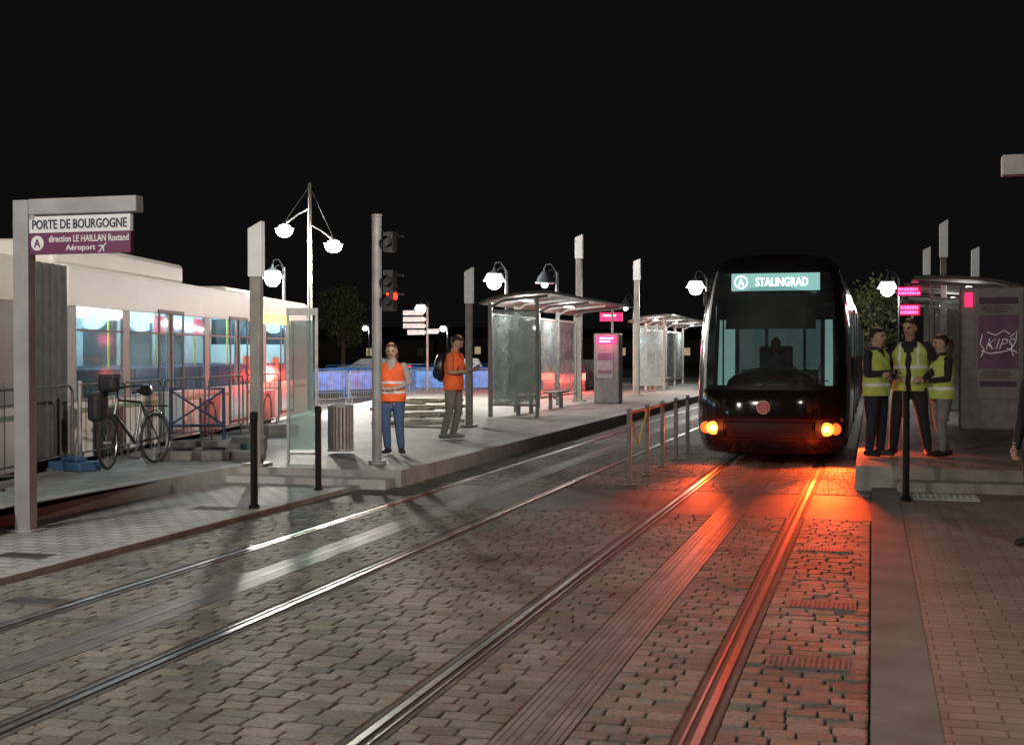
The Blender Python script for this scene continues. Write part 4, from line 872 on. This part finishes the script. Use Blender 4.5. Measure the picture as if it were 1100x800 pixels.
person('tram driver in dark jacket seated in the cab',(TX-.02,TY+1.75,.70),.3,1.7,(navy,navy,blk,'shaded',blkh),  # skin colour darkened so the driver reads as a silhouette
  {'L':((.24,-.08,1.15),(.16,-.33,1.12)),'R':((-.24,-.08,1.15),(-.16,-.33,1.12))},{'hip':.47,'L':((.12,-.42,.50),(.12,-.45,.1)),'R':((-.12,-.42,.50),(-.12,-.45,.1))},hair='short')

# ---------------------------------------------------------------- cars
redbig=M('brake_red',(1,.02,.02),.4,em=(1,.03,.02),es=20)
def car(x,y,rz,col,lab,lit=redem):
    t=thing('parked_car',lab,'car',(x,y,-.06),rz,'cars on the far road')
    prof=[(-2.05,.35),(-2.1,.75),(-1.95,.95),(-1.2,1.0),(-.55,1.42),(.7,1.45),(1.55,1.05),(2.0,.98),(2.1,.6),(2.05,.3)]
    b=B(); n_=len(prof); vs=[(a,-.85 if c<1.1 else -.68,c) for a,c in prof]+[(a,.85 if c<1.1 else .68,c) for a,c in prof]
    b.add(vs,[tuple(range(n_)),tuple(range(2*n_-1,n_-1,-1))]+[(i,n_+i,n_+(i+1)%n_,(i+1)%n_) for i in range(n_)]); b.make('body',col,t,bevel=.04)
    for s_ in(-.80,.80):
        b=B(); b.add([(-1.05,s_,1.04),(-.5,s_*.88,1.36),(.62,s_*.88,1.38),(1.3,s_,1.06)],[(0,1,2,3)]); b.make('window',black,t)
    for a in(-1.3,1.3):
        for s_ in(-.8,.8): b=B(); b.torus((a,s_,.32),.22,.1,'Y',18,6); b.tube([(a,s_-.06,.32),(a,s_+.06,.32)],.18,12); b.make('wheel',rubber,t,smooth=True)
    for s_ in(-.62,.62): b=B(); b.box((2.12,s_,.84),(.12,.46,.26)); b.make('tail_light',lit,t)
x,y=ud(612,52); car(x,y,-1.45,M('car_dark',(.05,.05,.06),.3),'dark car with lit red tail lights on far road',redbig); light('brake_glow',(x,y-3,.9),1500,(1,.06,.04),.3)
x,y=ud(641,62); car(x,y,-1.5,M('car_grey',(.15,.15,.16),.3),'grey car with red lights waiting on far road',redbig)
x,y=ud(592,60); car(x,y,-1.4,M('car_blue',(.04,.05,.09),.3),'dark blue car with red lights waiting on far road',redbig)
x,y=ud(400,75); car(x,y,.2,M('car_silver',(.25,.26,.27),.3),'silver car standing on the far road')
x,y=ud(500,72); car(x,y,-1.2,M('car_white',(.4,.4,.4),.3),'pale car standing on the far road')

# ---------------------------------------------------------------- trees
def tree(u,d,h,cr,lab,dk=1.0):
    x,y=ud(u,d); t=thing('tree',lab,'tree',(x,y,-.05)); b=B(); bark=M('bark',(.08,.06,.045),.9,0,.3,5,.5)
    b.tube([(0,0,0),(.05,0,h*.3),(0,.05,h*.55),(.05,0,h*.85)],[.2,.15,.11,.03],10)
    tips=[]
    for k in range(11):
        a=k*2.4; z0=h*(.35+.045*k); e=(cr*.8*math.cos(a)*R.uniform(.6,1),cr*.8*math.sin(a)*R.uniform(.6,1),z0+h*.2*R.uniform(.6,1.2)); tips.append(e)
        b.tube([(0,0,z0),(e[0]*.5,e[1]*.5,(z0+e[2])/2),e],[.07,.045,.015],6)
    b.make('trunk',bark,t)
    b=B()
    for tp in tips+[(0,0,h*.95),(0,0,h*.75)]:
        for k in range(260):
            v=Vector((R.gauss(0,1),R.gauss(0,1),R.gauss(0,.8)))*cr*.26+Vector(tp); s_=R.uniform(.07,.14)
            a=Vector((R.uniform(-1,1),R.uniform(-1,1),R.uniform(-1,1))).normalized(); c_=a.cross(Vector((R.uniform(-1,1),R.uniform(-1,1),R.uniform(-1,1)))).normalized()
            b.add([v-a*s_,v+c_*s_*.5,v+a*s_,v-c_*s_*.5],[(0,1,2,3)],R.choice((0,0,1)))
    b.make('crown',[M('leaf_mid',(.045,.06,.02),.7,0,.3,3),M('leaf_light',(.07,.085,.03),.7,0,.3,3)],t)
tree(935,52,4.2,1.2,'small leafy tree lit green beyond the tram'); tree(368,85,5.5,1.5,'dark leafy tree beyond the bus stop')
# far buildings: low dark quayside blocks
bld=M('far_facade',(.10,.095,.09),.8,0,.25,.3)
for u,d,w_,h_ in((360,190,30,3.5),(470,200,34,4.0),(590,210,30,3.2),(700,190,26,3.6)):
    x,y=ud(u,d); t=thing('building','low dark building far across the square','building',(x,y,0),PSI,'low buildings beyond the square'); b=B(); b.box((0,0,h_/2),(w_,8,h_)); b.make('wall',bld,t)
    b=B(); b.add([(-w_/2-.3,-4.3,h_),(w_/2+.3,-4.3,h_),(w_/2+.3,4.3,h_),(-w_/2-.3,4.3,h_),(-w_/2+2,0,h_+1.6),(w_/2-2,0,h_+1.6)],[(0,1,5,4),(2,3,4,5),(1,2,5),(3,0,4)]); b.make('roof',dark,t)
    for k in range(8):
        b=B(); b.box((-w_/2+2+k*(w_-4)/7,-4.02,h_*.5),(.9,.06,1.1)); b.make('window',M('far_window_lit',(.4,.3,.2),.5,em=(1,.75,.45),es=.35) if k in(2,5) else black,t)
print('done')
